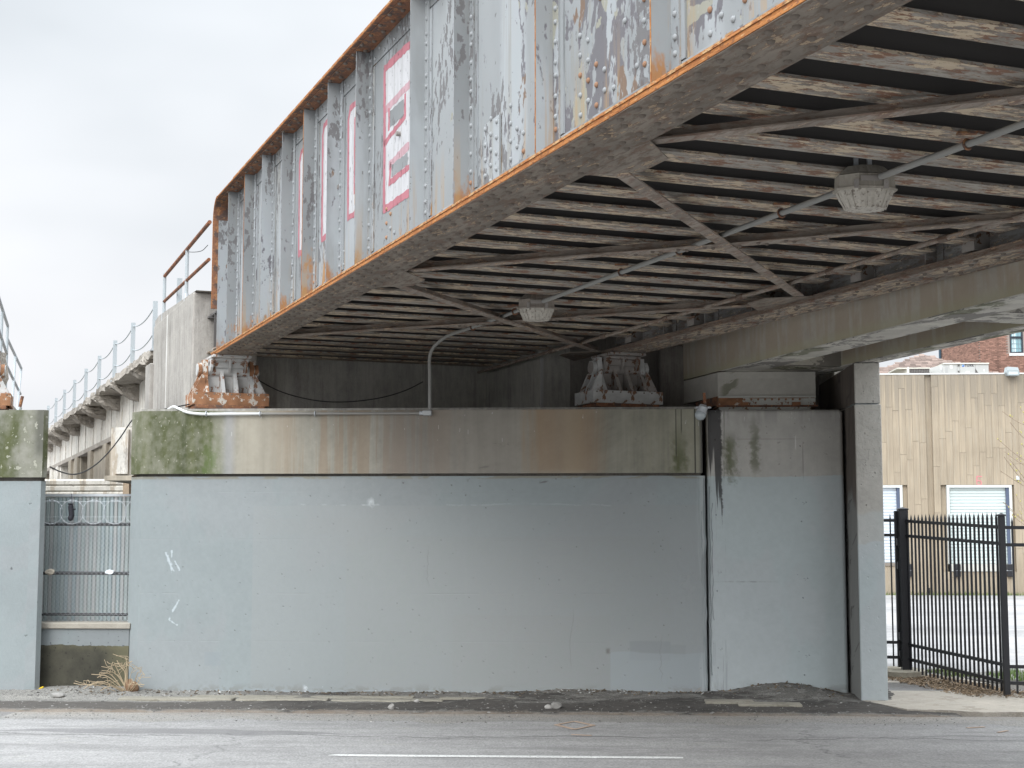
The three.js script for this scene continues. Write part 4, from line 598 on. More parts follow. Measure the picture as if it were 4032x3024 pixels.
    const cluster = (z0, z1, h, dir) => { for (let c = 0; c < 4; c++) { const z = dir > 0 ? z1 - 0.06 - c * 0.115 : z0 + 0.08 + c * 0.115, top = h - c * 0.13; for (let y = YB + 0.26 + (c % 2) * 0.06; y < YB + top; y += 0.125) put(z, y, -0.0065, 0.35); } };
    cluster(9.9, 10.84, 0.95, 1); cluster(9.9, 10.84, 0.68, -1); cluster(11.05, 12.4, 0.85, -1); cluster(11.1, 12.4, 1.15, 1); cluster(12.65, 13.85, 0.9, -1); cluster(12.65, 13.85, 1.2, 1);
    cluster(8.5, 9.3, 0.75, 1); cluster(7.0, 8.28, 0.62, -1); cluster(7.4, 8.28, 0.7, 1); cluster(5.95, 6.7, 0.45, 1); cluster(4.95, 5.75, 0.42, 1); cluster(4.0, 4.75, 0.4, 1);
    put(11.6, YB + 0.3); put(11.75, YB + 0.65); put(11.9, YB + 0.34); put(11.42, YB + 0.9);
    mesh('bolt', [rod([-0.006, 5.62, 10.25], [-0.045, 5.62, 10.25], 0.024, 6)], m.castGrime, g); mesh('bolt', [rod([-0.006, 5.28, 9.13], [-0.045, 5.28, 9.13], 0.022, 6)], m.castGrime, g); mesh('bolt', [rod([-0.006, 5.3, 7.45], [-0.045, 5.3, 7.45], 0.022, 6)], m.castGrime, g);
    for (let z = zA + 0.1, k = 0; z < 14.8; z += 0.145, k++) { rivSide.push([-0.0175, YB + (k % 2 ? 0.165 : 0.115), z, rnd() < 0.45]); rivSide.push([-0.0175, YT - (k % 2 ? 0.10 : 0.16), z, false]); }
    for (let y = YB + 0.16, k = 0; y < YT - 0.35; y += 0.19, k++) rivSide.push([-0.031, y, zA + (k % 2 ? 0.23 : 0.13), false]);
    for (let z = zA + 0.7, k = 0; z < 15; z += 0.11, k++) for (const x of k % 2 ? [-0.155, 0.075] : [-0.075, 0.155]) rivDark.push([x, YB - 0.002, z]);
    for (let z = zA + 0.5, k = 0; z < 11; z += 0.14, k++) rivDark.push([k % 2 ? -0.15 : -0.08, YT - 0.053, z]);
  } else for (let z = 2.6, k = 0; z < 13; z += 0.17, k++) for (const x of k % 2 ? [-0.15] : [0.1, -0.06]) rivDark.push([x0 + x, YB - 0.002, z]);
  return g;
}
const gNear = girder(0, -0.05, true), gFar = girder(4.64, 2.0, false);
{ // rivets: the 300 nearest singly, the others as one part
  rivSide.sort((a, b) => b[2] - a[2]);
  const vis = rivSide.filter((r) => r[2] < 14.2); let n = 0; const rest = [];
  for (const r of vis) { if (n < 300) { const q = new THREE.Mesh(rivOut, r[3] ? m.rivetRust : m.rivet); q.name = 'rivet'; q.position.set(r[0], r[1], r[2]); q.castShadow = q.receiveShadow = true; gNear.add(q); n++; } else rest.push(r); }
  scatter('rivet_rows', rivOut, M(null, 0.7, 0, [1, 1, 1]), rest.map((r) => [r[0], r[1], r[2], 1, 1, 1, 0, 0, r[3] ? [0.3, 0.17, 0.1]   : [0.26, 0.27, 0.275]]), gNear);
  scatter('rivet_rows', rivDown, M(null, 0.85, 0, [1, 1, 1]), rivDark.map((r) => [r[0], r[1], r[2], 1.15, 1.2, 1.15, 0, 0, [0.15, 0.125, 0.105]]), bridge);
}
const tWhite = tex(512, 512, (u, v, o) => { const a = f2(u * 3, v * 1), s = f3(u * 3, v * 1), t = 0.46 + 0.1 * (a - 0.5); set(o, t, t * 0.99, t * 1.01); mx(o, 0.3, 0.29, 0.28, ss(0.6, 0.8, f2(u * 6, v * 0 + 0.3)) * 0.45); if (s > 0.86) mx(o, 0.17, 0.16, 0.165, 0.8); o[3] = 0.5 + 0.2 * (a - 0.5); }, { sx: 1.3, sy: 1.3 });
{ // hand painted block letters on the web panels: white bodies with red outlines, flat paint
  const W = M(tWhite, 0.75, 0.002), Rd = M(tWhite, 0.75, 0.002, [0.82, 0.3, 0.35]), Pk = M(tWhite, 0.75, 0.002, [0.9, 0.58, 0.62]);
  const poly = (pts) => { const q = []; for (let i = 0; i < pts.length; i++) { const a = pts[i], b = pts[(i + 1) % pts.length], n = Math.max(1, Math.round(Math.hypot(b[0] - a[0], b[1] - a[1]) / 0.05)); for (let k = 0; k < n; k++) { const s = k / n; q.push([mix(a[0], b[0], s) + rr(-0.007, 0.007), mix(a[1], b[1], s) + rr(-0.008, 0.008)]); } } return q; };
  const lay = (pts, mat, x, name) => mesh(name, prism(poly(pts), 0.0006, 'x').translate(x, 0, 0), mat, gNear);
  const line = (pts, w, mat, x) => { const g = []; for (let i = 0; i < pts.length - 1; i++) { const [a, b] = [pts[i], pts[i + 1]], L = Math.hypot(b[0] - a[0], b[1] - a[1]), ux = (b[0] - a[0]) / L, uy = (b[1] - a[1]) / L, nx = -uy * w / 2, ny = ux * w / 2, e = w * 0.3; g.push(prism(poly([[a[0] - ux * e + nx, a[1] - uy * e + ny], [b[0] + ux * e + nx, b[1] + uy * e + ny], [b[0] + ux * e - nx, b[1] + uy * e - ny], [a[0] - ux * e - nx, a[1] - uy * e - ny]]), 0.0005, 'x').translate(x - i * 0.0002, 0, 0)); } mesh('painted_outline', g, mat, gNear); };
  const X = -0.0065;
  // E with two counters
  lay([[6.98, 6.0], [8.2, 6.0], [8.2, 4.72], [6.98, 4.72]], W, X, 'painted_letter');
  line([[7.98, 4.74], [7.0, 4.74], [6.98, 6.0], [8.0, 6.0]], 0.07, Rd, X - 0.0012);
  line([[7.0, 5.62], [7.6, 5.66], [8.0, 5.66]], 0.07, Pk, X - 0.0012); line([[7.12, 5.42], [7.12, 5.6]], 0.045, Rd, X - 0.0014); line([[7.58, 5.6], [7.58, 5.42], [7.0, 5.33]], 0.055, Rd, X - 0.0012);
  line([[7.15, 5.1], [7.62, 5.14], [8.1, 5.14]], 0.07, Pk, X - 0.0012); line([[7.18, 5.1], [7.15, 4.94], [7.62, 4.96], [8.0, 4.96]], 0.055, Rd, X - 0.0012);
  for (const [a, b, c, d] of [[7.16, 7.54, 5.43, 5.58], [7.21, 7.66, 4.98, 5.09]]) lay([[a, c], [b, c], [b, d], [a, d]], m.webB, X - 0.0013, 'painted_counter');
  // ring letter, two bar letters
  lay([[5.82, 5.95], [6.5, 5.95], [6.5, 4.9], [5.82, 4.9]], W, X, 'painted_letter'); line([[6.5, 4.9], [5.82, 4.9], [5.8, 5.85], [5.86, 5.95], [6.5, 5.97]], 0.06, Rd, X - 0.0012); line([[6.03, 5.1], [6.03, 5.8], [6.3, 5.82]], 0.05, Rd, X - 0.0012); lay([[6.06, 5.08], [6.3, 5.08], [6.3, 5.78], [6.06, 5.78]], m.webB, X - 0.0013, 'painted_counter');
  lay([[4.84, 6.03], [5.1, 6.03], [5.1, 4.9], [4.84, 4.9]], W, X, 'painted_letter'); line([[5.1, 4.88], [4.84, 4.88], [4.83, 5.95], [4.88, 6.04], [5.12, 6.05]], 0.06, Rd, X - 0.0012);
  lay([[3.86, 6.0], [4.2, 6.0], [4.2, 4.92], [3.86, 4.92]], W, X, 'painted_letter'); line([[4.2, 4.9], [3.86, 4.9], [3.84, 5.9], [3.9, 6.0], [4.2, 6.02]], 0.06, Rd, X - 0.0012);
}
{ // floor beams, bottom laterals, gussets, deck
  for (let k = -4; k < 41; k++) {
    const z = 1.1 + 0.5385 * k, xe = z < 2.2 ? 4.05 : 4.45, xa = z < -0.1 ? -0.1 : 0.13; if (z > 22.6) break;
    const b = mesh('floor_beam', bb(xa, xe, 4.38, 4.4, z - 0.115, z + 0.115), m.flake, bridge, { off: [rr(0, 3), rr(0, 0.7)] }); mesh('beam_web', [bb(xa, xe, 4.4, 4.86, z - 0.007, z + 0.007), bb(xa, xe, 4.86, 4.885, z - 0.115, z + 0.115)], m.gapShade, b);
    if (z > 2.3) { mesh('clip_angle', bb(xe - 0.1, xe + 0.01, 4.405, 4.78, z + 0.008, z + 0.02), m.grime, b); if (k % 3 === 0) mesh('bracket', bb(xe + 0.005, 4.62, 4.3, 4.5, z - 0.08, z + 0.08), m.castGrime, b); }
  }
  mesh('deck_plate', prism([[-0.1, -1.35], [4.1, -1.35], [4.1, 0.9], [4.63, 2.0], [4.63, 23], [0.02, 23], [0.02, -0.1]], 0.03, 'y').translate(0, 4.92, 0), m.gapShade, bridge);
  mesh('ballast_curb', bb(4.5, 4.62, 4.93, 5.3, 2.2, 23), m.concDark, bridge);
  const ang = (a, b, up) => { const g = []; g.push(barBetween(a, b, 0.105, 0.013)); const dx = b[0] - a[0], dz = b[2] - a[2], L = Math.hypot(dx, dz), nx = dz / L * 0.046 * up, nz = -dx / L * 0.046 * up; g.push(barBetween([a[0] + nx, a[1] + 0.041, a[2] + nz], [b[0] + nx, b[1] + 0.041, b[2] + nz], 0.012, 0.07)); return g; };
  for (const c of [3.95, 8.72, 13.49, 18.26]) {
    mesh('lateral_brace', ang([0.12, 4.27, c + 2.32], [4.5, 4.27, c - 2.1], 1), m.brace, bridge, { along: 'z', off: [c, 0.2] });
    mesh('lateral_brace', ang([0.12, 4.29, c - 2.35], [4.5, 4.29, c + 2.25], 1), m.brace, bridge, { along: 'z', off: [c * 0.7, 0.5] });
    const gp = mesh('gusset_plate', barBetween([1.75, 4.281, c - 0.62], [2.95, 4.281, c + 0.62], 0.16, 0.006), m.brace, bridge, { along: 'z' });
    scatter('rivet_rows', rivDown, m.rivetDark, Array.from({ length: 14 }, (_, i) => [1.85 + i * 0.078, 4.275, c - 0.53 + i * 0.081 + (i % 2 ? 0.04 : -0.04), 1, 1, 1]), gp);
    for (const [x0, x1] of [[0.12, 0.75], [3.95, 4.5]]) { const s = x0 < 1 ? 1 : -1, xx = s > 0 ? x0 : x1; mesh('gusset_plate', prism([[xx, c + 1.75 * s], [xx, c + 2.95 * s], [xx + s * 0.45, c + 2.45 * s], [xx + s * 0.45, c + 2.1 * s]].map(([x, z]) => [x, x0 < 1 ? z : z]), 0.008, 'y').translate(0, 4.262, 0), m.grimeDark, bridge, { along: 'z' }); }
  }
}
// ---------------------------------------------------------------- bearings
function bearing(kind) { // base on y = 0, pin along x, height 0.65
  const t = new THREE.Group(), base = kind === 'rust' ? m.castRust : m.cast, body = kind === 'rust' ? m.cast : m.castGrime;
  mesh('shim', [rb(-0.5, 0.52, -0.12, -0.055, -0.3, 0.3, 0.02), rb(-0.46, 0.44, -0.053, 0.0, -0.27, 0.29, 0.012)], m.rust, t);
  const bs = mesh('base_casting', [bb(-0.49, 0.49, 0.0, 0.16, 0.262, 0.285), bb(-0.49, 0.49, 0.0, 0.16, -0.285, -0.262), bb(-0.49, -0.465, 0.002, 0.158, -0.262, 0.262), bb(0.465, 0.49, 0.002, 0.158, -0.262, 0.262), bb(-0.465, 0.465, 0.135, 0.157, -0.262, 0.262)], base, t, { off: kind === 'rust' ? [0.2, 0.1] : [0.55, 0.4] });
  const holes = []; for (let i = 0; i < 9; i++) holes.push(rod([-0.44 + i * 0.11, 0.14, 0.2855], [-0.44 + i * 0.11, 0.14, 0.29], 0.011, 6)); mesh('bolt_row', holes, m.rivetDark, bs);
  const rib = (x) => prism([[-0.255, 0.161], [0.255, 0.161], [0.085, 0.42], [0.075, 0.5], [-0.075, 0.5], [-0.085, 0.42]], 0.045, 'x').translate(x + 0.0225, 0, 0);
  for (const x of [-0.3, -0.09, 0.08, 0.28]) mesh('rib', rib(x), Math.abs(x) === 0.3 ? base : body, t, { off: [x * 3, 0.2] });
  for (const s of [-1, 1]) for (const z of [-0.17, 0, 0.17]) mesh('side_gusset', prism(s > 0 ? [[0.303, 0.161], [0.47, 0.161], [0.34, 0.4], [0.303, 0.42]] : [[-0.323, 0.161], [-0.47, 0.161], [-0.36, 0.4], [-0.323, 0.42]], 0.036).translate(0, 0, z - 0.018), s < 0 ? base : body, t, { off: [z * 4, s] });
  mesh('web', bb(-0.3, 0.28, 0.162, 0.4, -0.02, 0.02), body, t);
  const pin = mesh('pin', rod([-0.4, 0.47, 0], [0.4, 0.47, 0], 0.08, 20), body, t); for (const s of [-1, 1]) { mesh('nut', rod([s * 0.34, 0.47, 0], [s * 0.39, 0.47, 0], 0.1, 6), base, pin); mesh('boss', prism([[-0.1, 0.38], [0.1, 0.38], [0.075, 0.6], [-0.075, 0.6]], 0.06, 'x').translate(s * 0.3 + 0.03, 0, 0), base, pin); }
  const sh = mesh('upper_shoe', [rb(-0.25, 0.25, 0.615, 0.65, -0.3, 0.3, 0.006), bb(-0.24, 0.24, 0.5, 0.614, -0.1, 0.1), bb(-0.24, 0.24, 0.58, 0.613, 0.1, 0.16)], body, t);
  for (const x of [-0.23, 0, 0.22]) mesh('shoe_rib', prism([[0.1, 0.613], [0.17, 0.613], [0.15, 0.5], [0.1, 0.44], [-0.1, 0.44], [-0.15, 0.5], [-0.17, 0.613]], 0.03, 'x').translate(x + 0.015, 0, 0), body, sh);
  return t;
}
{ const placeB = (x, z, kind, label) => { const b = bearing(kind); b.name = numbered('bridge_bearing'); scene.add(b); b.position.copy(toWorld(x, 3.57, z)); b.rotation.y = RT; tag(b, label, 'bridge bearing', 'bridge bearings on the abutments'); return b; };
  placeB(0, -0.02, 'rust', 'orange rusted bridge bearing under the near girder end at left'); placeB(4.62, 2.1, 'paint', 'grey bridge bearing with white painted base under the far girder end');
  const l = bearing('rust'); l.name = numbered('bridge_bearing'); scene.add(l); l.position.set(-7.93, 3.57, -0.75); l.rotation.y = 0.32; tag(l, 'rusty bridge bearing on the left abutment, cut by the frame edge', 'bridge bearing', 'bridge bearings on the abutments'); }
// ---------------------------------------------------------------- neighbouring concrete bridge
{ const T = 18.6 * Math.PI / 180, t = thing('concrete_bridge', 'narrow stained concrete beam bridge right of the steel bridge', 'bridge', null, [1.683, 0, -0.4], T), yb = 3.935;
  const cb = tex(1024, 256, (u, v, o) => { const X = u * 6, Y = v * 1.5; concrete(o, X, Y, 0.15, 0); const s = f2(X * 0.6, Y * 0.1); mulc(o, 1.12 + (s - 0.5) * 0.25); mx(o, 0.31, 0.245, 0.175, 0.35 + ss(0.3, 0.7, s) * 0.4); mx(o, 0.35, 0.34, 0.22, ss(0.16, 0.02, Y) * 0.5); }, { sx: 6, sy: 1.5, oy: -3.935 / 1.5 });
  const us = tex(1024, 256, (u, v, o) => { const X = u * 6, Y = v * 0.75; concrete(o, X, Y, 0.35, 0); const n = f2(X * 0.5, Y * 0.9), q = f1(X * 0.3 + 0.3, Y * 0.4); mulc(o, 1.25); mx(o, 0.14, 0.13, 0.125, ss(0.55, 0.6, n) * 0.75); moss(o, ss(0.55, 0.72, q) * 0.7, 0.9); mx(o, 0.6, 0.58, 0.52, ss(0.68, 0.72, f2(X * 0.7 + 0.4, Y * 0.8)) * 0.7); o[3] += ss(0.55, 0.6, n) * 0.2; }, { sx: 6, sy: 0.75 });
  const mc = M(cb, 0.93, 0.008), mu = M(us, 0.93, 0.012);
  const L = 24;
  mesh('beam', [bb(0.0, 0.44, yb + 0.012, 5.6, -1.9, L)], mc, t); mesh('beam_soffit', bb(0.004, 0.436, yb, yb + 0.011, 0.05, L), mu, t, { along: 'z' });
  mesh('beam', [bb(1.17, 1.41, yb + 0.012, 5.5, -1.9, L)], mc, t, { off: [2, 0] }); mesh('beam_soffit', bb(1.174, 1.406, yb, yb + 0.011, -0.2, L), mu, t, { along: 'z', off: [1.4, 0.2] });
  mesh('deck_slab', bb(0.44, 1.17, 4.55, 5.0, -1.9, L), m.concDark, t, { along: 'z' });
  mesh('end_diaphragm', bb(0.44, 1.17, yb + 0.005, 4.54, -1.9, 0.95), M(us, 0.93, 0.012, [0.9, 0.88, 0.82]), t);
  const d = mesh('diaphragm', bb(0.442, 1.168, yb + 0.02, 4.545, 4.6, 5.2), mu, t, { off: [2, 0.3] });
  mesh('painted_numeral', [prism([[0.80, 4.14], [0.83, 4.36], [0.74, 4.385], [0.74, 4.355], [0.80, 4.335], [0.775, 4.14]], 0.003).translate(0.2, -0.02, 5.201)], M(null, 0.8, 0, [0.04, 0.03, 0.03]), d);
  for (let i = 0; i < 3; i++) mesh('diaphragm', bb(0.442, 1.168, yb + 0.02, 4.545, 9 + i * 4.5, 9.5 + i * 4.5), mu, t, { off: [i, 0] });
  // end block over the seat
  const e = thing('bridge_end_block', 'smooth concrete end block resting on the rusty bearing channel', 'end block'); const sm = M(tex(256, 128, (u, v, o) => { const X = u * 1.4, Y = v * 0.35; concrete(o, X, Y, 0.8, 0); mulc(o, 1.1); mx(o, 0.3, 0.28, 0.24, 0.4 * h1(X * 0.4, Y * 0.6)); moss(o, ss(0.12, 0.05, Math.abs(X - 0.16 + 0.05 * h2(X, Y))) * ss(0.4, 0.6, h2(X * 1.2, Y)) * 0.6, 0.7); }, { sx: 1.4, sy: 0.35 }), 0.85, 0.004);
  mesh('block', prism([[0.002, -1.9], [1.2, -1.9], [1.13, 0.36], [0.09, 0.028], [0.002, -0.06]], 0.3, 'y').translate(0, yb - 0.002, 0), sm, e); e.position.copy(t.position); e.rotation.y = T;
  const b = thing('bearing_channel', 'long rusty riveted bearing channel between right abutment and end block', 'bridge bearing'); const bm = M(tCast, 0.8, 0.004, [0.95, 0.95, 0.9]);
  mesh('channel', [bb(1.655, 2.86, 3.515, 3.625, -0.41, -0.39), bb(1.655, 2.86, 3.607, 3.629, -1.4, -0.36)], bm, b, { off: [0.15, 0.3] }); mesh('side_plate', prism([[1.65, -0.36], [1.662, -0.36], [1.46, -1.2], [1.448, -1.2]], 0.11, 'y').translate(0, 3.625, 0), m.rust, b);
  mesh('base_plate', [bb(1.67, 2.8, 3.432, 3.49, -1.3, -0.36)], bm, b, { off: [0.5, 0.1] }); mesh('lip', bb(1.64, 2.88, 3.492, 3.512, -1.35, -0.33), m.rust, b);
  mesh('rusted_end', [bb(1.653, 1.97, 3.516, 3.624, -0.392, -0.388), bb(2.05, 2.85, 3.6, 3.6245, -0.392, -0.387)], m.castRust, b, { off: [0.1, 0.5] });
  for (let i = 0; i < 10; i++) mesh('bolt', rod([1.9 + i * 0.085, 3.585, -0.392], [1.9 + i * 0.085, 3.585, -0.37], 0.014, 6), m.rivetRust, b);
  for (const x of [1.98, 2.62]) mesh('lug', bb(x - 0.05, x + 0.05, 3.5, 3.55, -0.39, -0.34), m.castRust, b);
}
// ---------------------------------------------------------------- conduits, lights, cables
const lx = 2.18, ly = 4.3;
{ const t = thing('conduit', 'grey conduit running under the middle of the bridge between two lights', 'conduit'); const W = (z, y = ly, x = lx) => toWorld(x, y, z).toArray();
  const pts = []; for (const z of [22, 14, 11.75]) pts.push(W(z)); mesh('pipe', rod(W(22), W(11.12), 0.022, 8), m.pipeGrey, t, { along: 'z' }); mesh('pipe', rod(W(10.76), W(5.38), 0.022, 8), m.pipeGrey, t, { along: 'z' });
  const base = P(1692, 1622, 0.06), top = P(1692, 1402, 0.06); mesh('pipe', tube([W(5.02), W(3.4), W(2.3), P(1722, 1352, 0.12), P(1703, 1372, 0.08), top, P(1692, 1480, 0.06), base], 0.021, 60, 8), m.pipeGrey, t);
  for (const z of [3.3, 4.6, 7.2, 8.3, 9.9, 12.0, 13.6]) { const c = new THREE.TorusGeometry(0.03, 0.009, 6, 14).rotateY(RT).translate(...W(z)); mesh('clamp', [c, barBetween(W(z, ly + 0.03), W(z, 4.385), 0.035, 0.01), bx(0.12, 0.012, 0.05, ...W(z, 4.37))], m.rust, t); } }
{ const t = thing('conduit', 'white conduit lying along the coping ledge left of the junction box', 'conduit');
  mesh('pipe', tube([P(655, 1618, -0.35), P(682, 1602, -0.2), P(705, 1610, -0.02), P(740, 1624, 0.075), P(790, 1630, 0.085), P(900, 1630, 0.085), P(1030, 1629, 0.085)], 0.018, 60, 8), m.pipeWhite, t); mesh('pipe', rod(P(1030, 1629, 0.085), P(1680, 1627, 0.085), 0.015, 8), M(null, 0.8, 0, [0.27, 0.26, 0.24]), t);
  for (const px of [812, 1024, 1240]) mesh('clamp', new THREE.TorusGeometry(0.027, 0.008, 6, 12).rotateY(Math.PI / 2).translate(...P(px, 1629, 0.085)), m.galv, t);
  const j = thing('junction_box', 'small grey junction box on the coping where the conduit turns up', 'junction box'); const a = P(1684, 1626, 0.09); mesh('box', rb(-0.06, 0.05, -0.03, 0.028, -0.04, 0.04, 0.008).translate(...a), m.galv, j); mesh('cover', rb(-0.055, 0.045, -0.025, 0.023, 0.041, 0.046, 0.002, 1).translate(...a), M(null, 0.6, 0, [0.45, 0.46, 0.46]), j); mesh('elbow', rod([a[0] - 0.1, a[1], a[2]], [a[0] - 0.06, a[1], a[2]], 0.026, 8), m.galv, j); }
{ const t = thing('conduit', 'thin rusty pipe running beside the far girder up to the bridge end', 'pipe'); mesh('pipe', rod(toWorld(3.9, 4.3, 13.5).toArray(), toWorld(3.93, 4.3, -1.2).toArray(), 0.022, 8), m.brace, t, { along: 'z' }); for (let i = 0; i < 8; i++) mesh('coupling', rod(toWorld(3.915, 4.3, 1.5 + i * 1.6).toArray(), toWorld(3.915, 4.3, 1.62 + i * 1.6).toArray(), 0.03, 8), m.brown, t); }
function lamp(z, s, label, dirty) {
  const p = toWorld(lx, ly + 0.055, z), t = thing('bridge_light', label, 'light', 'dirty lights hung under the bridge', p.toArray(), 0.1);
  const housing = M(tConc, 0.75, 0.004, dirty ? [0.85, 0.81, 0.76] : [0.66, 0.6, 0.57]), lens = M(tex(128, 128, (u, v, o) => { const a = f2(u * 2, v * 2), s = f3(u * 1, v * 1), t = 0.5 + 0.16 * (a - 0.5); set(o, t, t * 0.93, t * 0.82); mx(o, 0.17, 0.14, 0.115, ss(0.55, 0.78, a * 0.5 + s * 0.5) * 0.85); o[3] = a; }, { sx: 0.3, sy: 0.3 }), 0.6, 0.003);
  const oct = (r0, r1, h) => { const g = new THREE.CylinderGeometry(r0, r1, h, 8, 1).rotateY(Math.PI / 8).scale(1.1 * s, s, 0.8 * s).toNonIndexed(); g.computeVertexNormals(); return g; };
  mesh('housing', [oct(0.12, 0.185, 0.06).translate(0, 0.015 * s, 0), oct(0.185, 0.19, 0.09).translate(0, -0.067 * s, 0)], housing, t); mesh('rim', oct(0.205, 0.2, 0.012).translate(0, -0.118 * s, 0), housing, t);
  mesh('lens', [oct(0.182, 0.165, 0.05).translate(0, -0.149 * s, 0), oct(0.165, 0.125, 0.07).translate(0, -0.209 * s, 0)], lens, t); mesh('lens_ribs', Array.from({ length: 22 }, (_, i) => { const a = i / 22 * 6.283; return rod([Math.cos(a) * 0.19 * s, -0.13 * s, Math.sin(a) * 0.138 * s], [Math.cos(a) * 0.138 * s, -0.243 * s, Math.sin(a) * 0.1 * s], 0.004, 4); }), lens, t, { kind: 'stuff' }); mesh('latch', [bx(0.03, 0.06, 0.012, 0.1 * s, -0.1 * s, 0.155 * s), bx(0.03, 0.06, 0.012, -0.1 * s, -0.1 * s, 0.155 * s), bx(0.14, 0.035, 0.004, 0, -0.06 * s, 0.15 * s)], m.castGrime, t); mesh('hanger', [bx(0.03, 0.09, 0.02, 0.03, 0.07 * s, 0.02), bx(0.03, 0.09, 0.02, -0.05, 0.07 * s, -0.02)], m.galv, t);
  return t;
}
lamp(10.94, 1.0, 'larger nearer dirty light fixture hanging under the bridge at right', true); lamp(5.2, 0.95, 'smaller farther dirty light fixture hanging over the brace crossing', false);
{ const t = thing('floodlight', 'small glass floodlight hanging on a stem at the coping end by the joint', 'floodlight'); const a = P(2766, 1612, 0.2), b = P(2758, 1640, 0.24);
  mesh('stem', rod(P(2772, 1548, 0.12), P(2776, 1596, 0.16), 0.02, 8), m.rust, t); mesh('base', rb(-0.06, 0.06, -0.012, 0.012, -0.05, 0.05, 0.008).rotateZ(0.12).translate(a[0] - 0.02, a[1] + 0.03, a[2] - 0.04), m.galv, t); mesh('canopy', new THREE.CylinderGeometry(0.05, 0.05, 0.018, 14).translate(a[0] + 0.06, a[1] + 0.025, a[2] - 0.05), m.galv, t);
  const body = new THREE.CylinderGeometry(0.05, 0.07, 0.1, 8).rotateZ(-0.35).rotateX(0.4).translate(...a); mesh('body', body, m.galv, t); mesh('lens', new THREE.SphereGeometry(0.068, 14, 8, 0, 6.283, 0, 1.7).rotateX(Math.PI - 0.5).rotateZ(-0.35).translate(b[0], b[1] + 0.02, b[2]), new THREE.MeshPhysicalMaterial({ color: new THREE.Color(0.4, 0.44, 0.46), roughness: 0.25, clearcoat: 0.5 }), t); mesh('bracket', barBetween([a[0] + 0.02, a[1] + 0.04, a[2] - 0.03], [a[0] + 0.06, a[1] + 0.02, a[2] - 0.05], 0.05, 0.012), m.galv, t); }
tag(mesh('cable', tube([P(993, 1483, -1.3), P(1100, 1540, -1.5), P(1230, 1575, -1.6), P(1350, 1583, -1.7), P(1500, 1566, -1.8), P(1600, 1536, -1.9), P(1666, 1503, -2.0)], 0.008, 40, 5), m.wire), 'black cable sagging in the shadow behind the near bearing', 'cable');
tag(mesh('cable', tube([P(745, 1592, -0.55), P(716, 1598, -0.4), P(600, 1620, -0.25), P(548, 1631, -0.2), P(520, 1655, -0.2), P(477, 1718, -0.2), P(430, 1778, -0.2), P(380, 1827, -0.2), P(330, 1858, -0.2), P(288, 1868, -0.2), P(240, 1858, -0.2), P(196, 1838, -0.2)], 0.009, 70, 5), m.wire), 'black cable sagging across the gap between the two abutments', 'cable');
// left railing and viaduct end beyond the left abutment
{ const t = thing('pipe_railing', 'tall grey pipe railing above the left abutment at the frame edge', 'railing'); const g = M(null, 0.6, 0, [0.33, 0.35, 0.37]);
  const seg = (a, b) => rod(a, b, 0.033, 8); const A = [-14.82, 6.25, -20.09], Bq = [-13.86, 6.24, -17.21], Cq = [-12.89, 6.26, -14.25], Dq = [-12.75, 6.5, -13.9], E = [-11.6, 6.7, -10.4];
  const dn = (p, d) => [p[0], p[1] - d, p[2]];
  mesh('top_rail', [seg(A, Cq), seg(Dq, E)], g, t); mesh('middle_rail', [seg(dn(A, 0.68), dn(Cq, 0.6)), seg(dn(Dq, 0.62), dn(E, 0.6))], g, t);
  for (const [p, q] of [[A, [-14.05, 4.9, -17.9]], [Bq, [-13.5, 4.9, -16.2]], [Cq, [-12.89, 4.9, -14.25]], [Dq, [-12.75, 4.9, -13.85]], [[-12.2, 6.6, -12.2], [-12.2, 4.9, -12.2]]]) mesh('post', seg(p, q), m.postGrey, t);
  const v = thing('viaduct_end', 'crumbling grey concrete deck end behind the bearing on the left abutment', 'viaduct'); const cr = (s) => { const q = new THREE.BoxGeometry(1, 1, 1, 5, 8, 5), p = q.attributes.position; for (let i = 0; i < p.count; i++) p.setXYZ(i, p.getX(i) + 0.22 * (f2(p.getY(i) * 0.6 + s, p.getZ(i) * 0.5) - 0.5), p.getY(i) + 0.1 * (f2(p.getX(i) * 0.6 + s, 0.3) - 0.5), p.getZ(i)); q.computeVertexNormals(); return q; };
  mesh('deck', prism([[-13.9, -17.6], [-12.35, -12.6], [-11.2, -9.3], [-16, -9.3], [-18, -17.6]], 1.6, 'y').translate(0, 4.92, 0), m.corbel, v); mesh('broken_edge', [cr(0.2).scale(0.55, 1.0, 0.5).translate(-8.75, 4.05, -3), cr(0.6).scale(0.45, 0.6, 0.4).translate(-8.58, 3.75, -2.8)], m.corbel, v);
  const s = thing('pipe_stub', 'short leaning pipe stub on the right end of the left coping', 'pipe'); mesh('pipe', rod([-7.22, 3.44, -0.5], [-7.17, 3.68, -0.5], 0.022, 8), m.rust, s); mesh('socket', rod([-7.235, 3.4, -0.5], [-7.2, 3.54, -0.5], 0.032, 8), m.galv, s);
  tag(mesh('conduit', rod([-8.6, 3.475, -0.1], [-7.3, 3.47, -0.05], 0.02, 8), m.pipeWhite), 'short white conduit on top of the left coping', 'conduit'); }
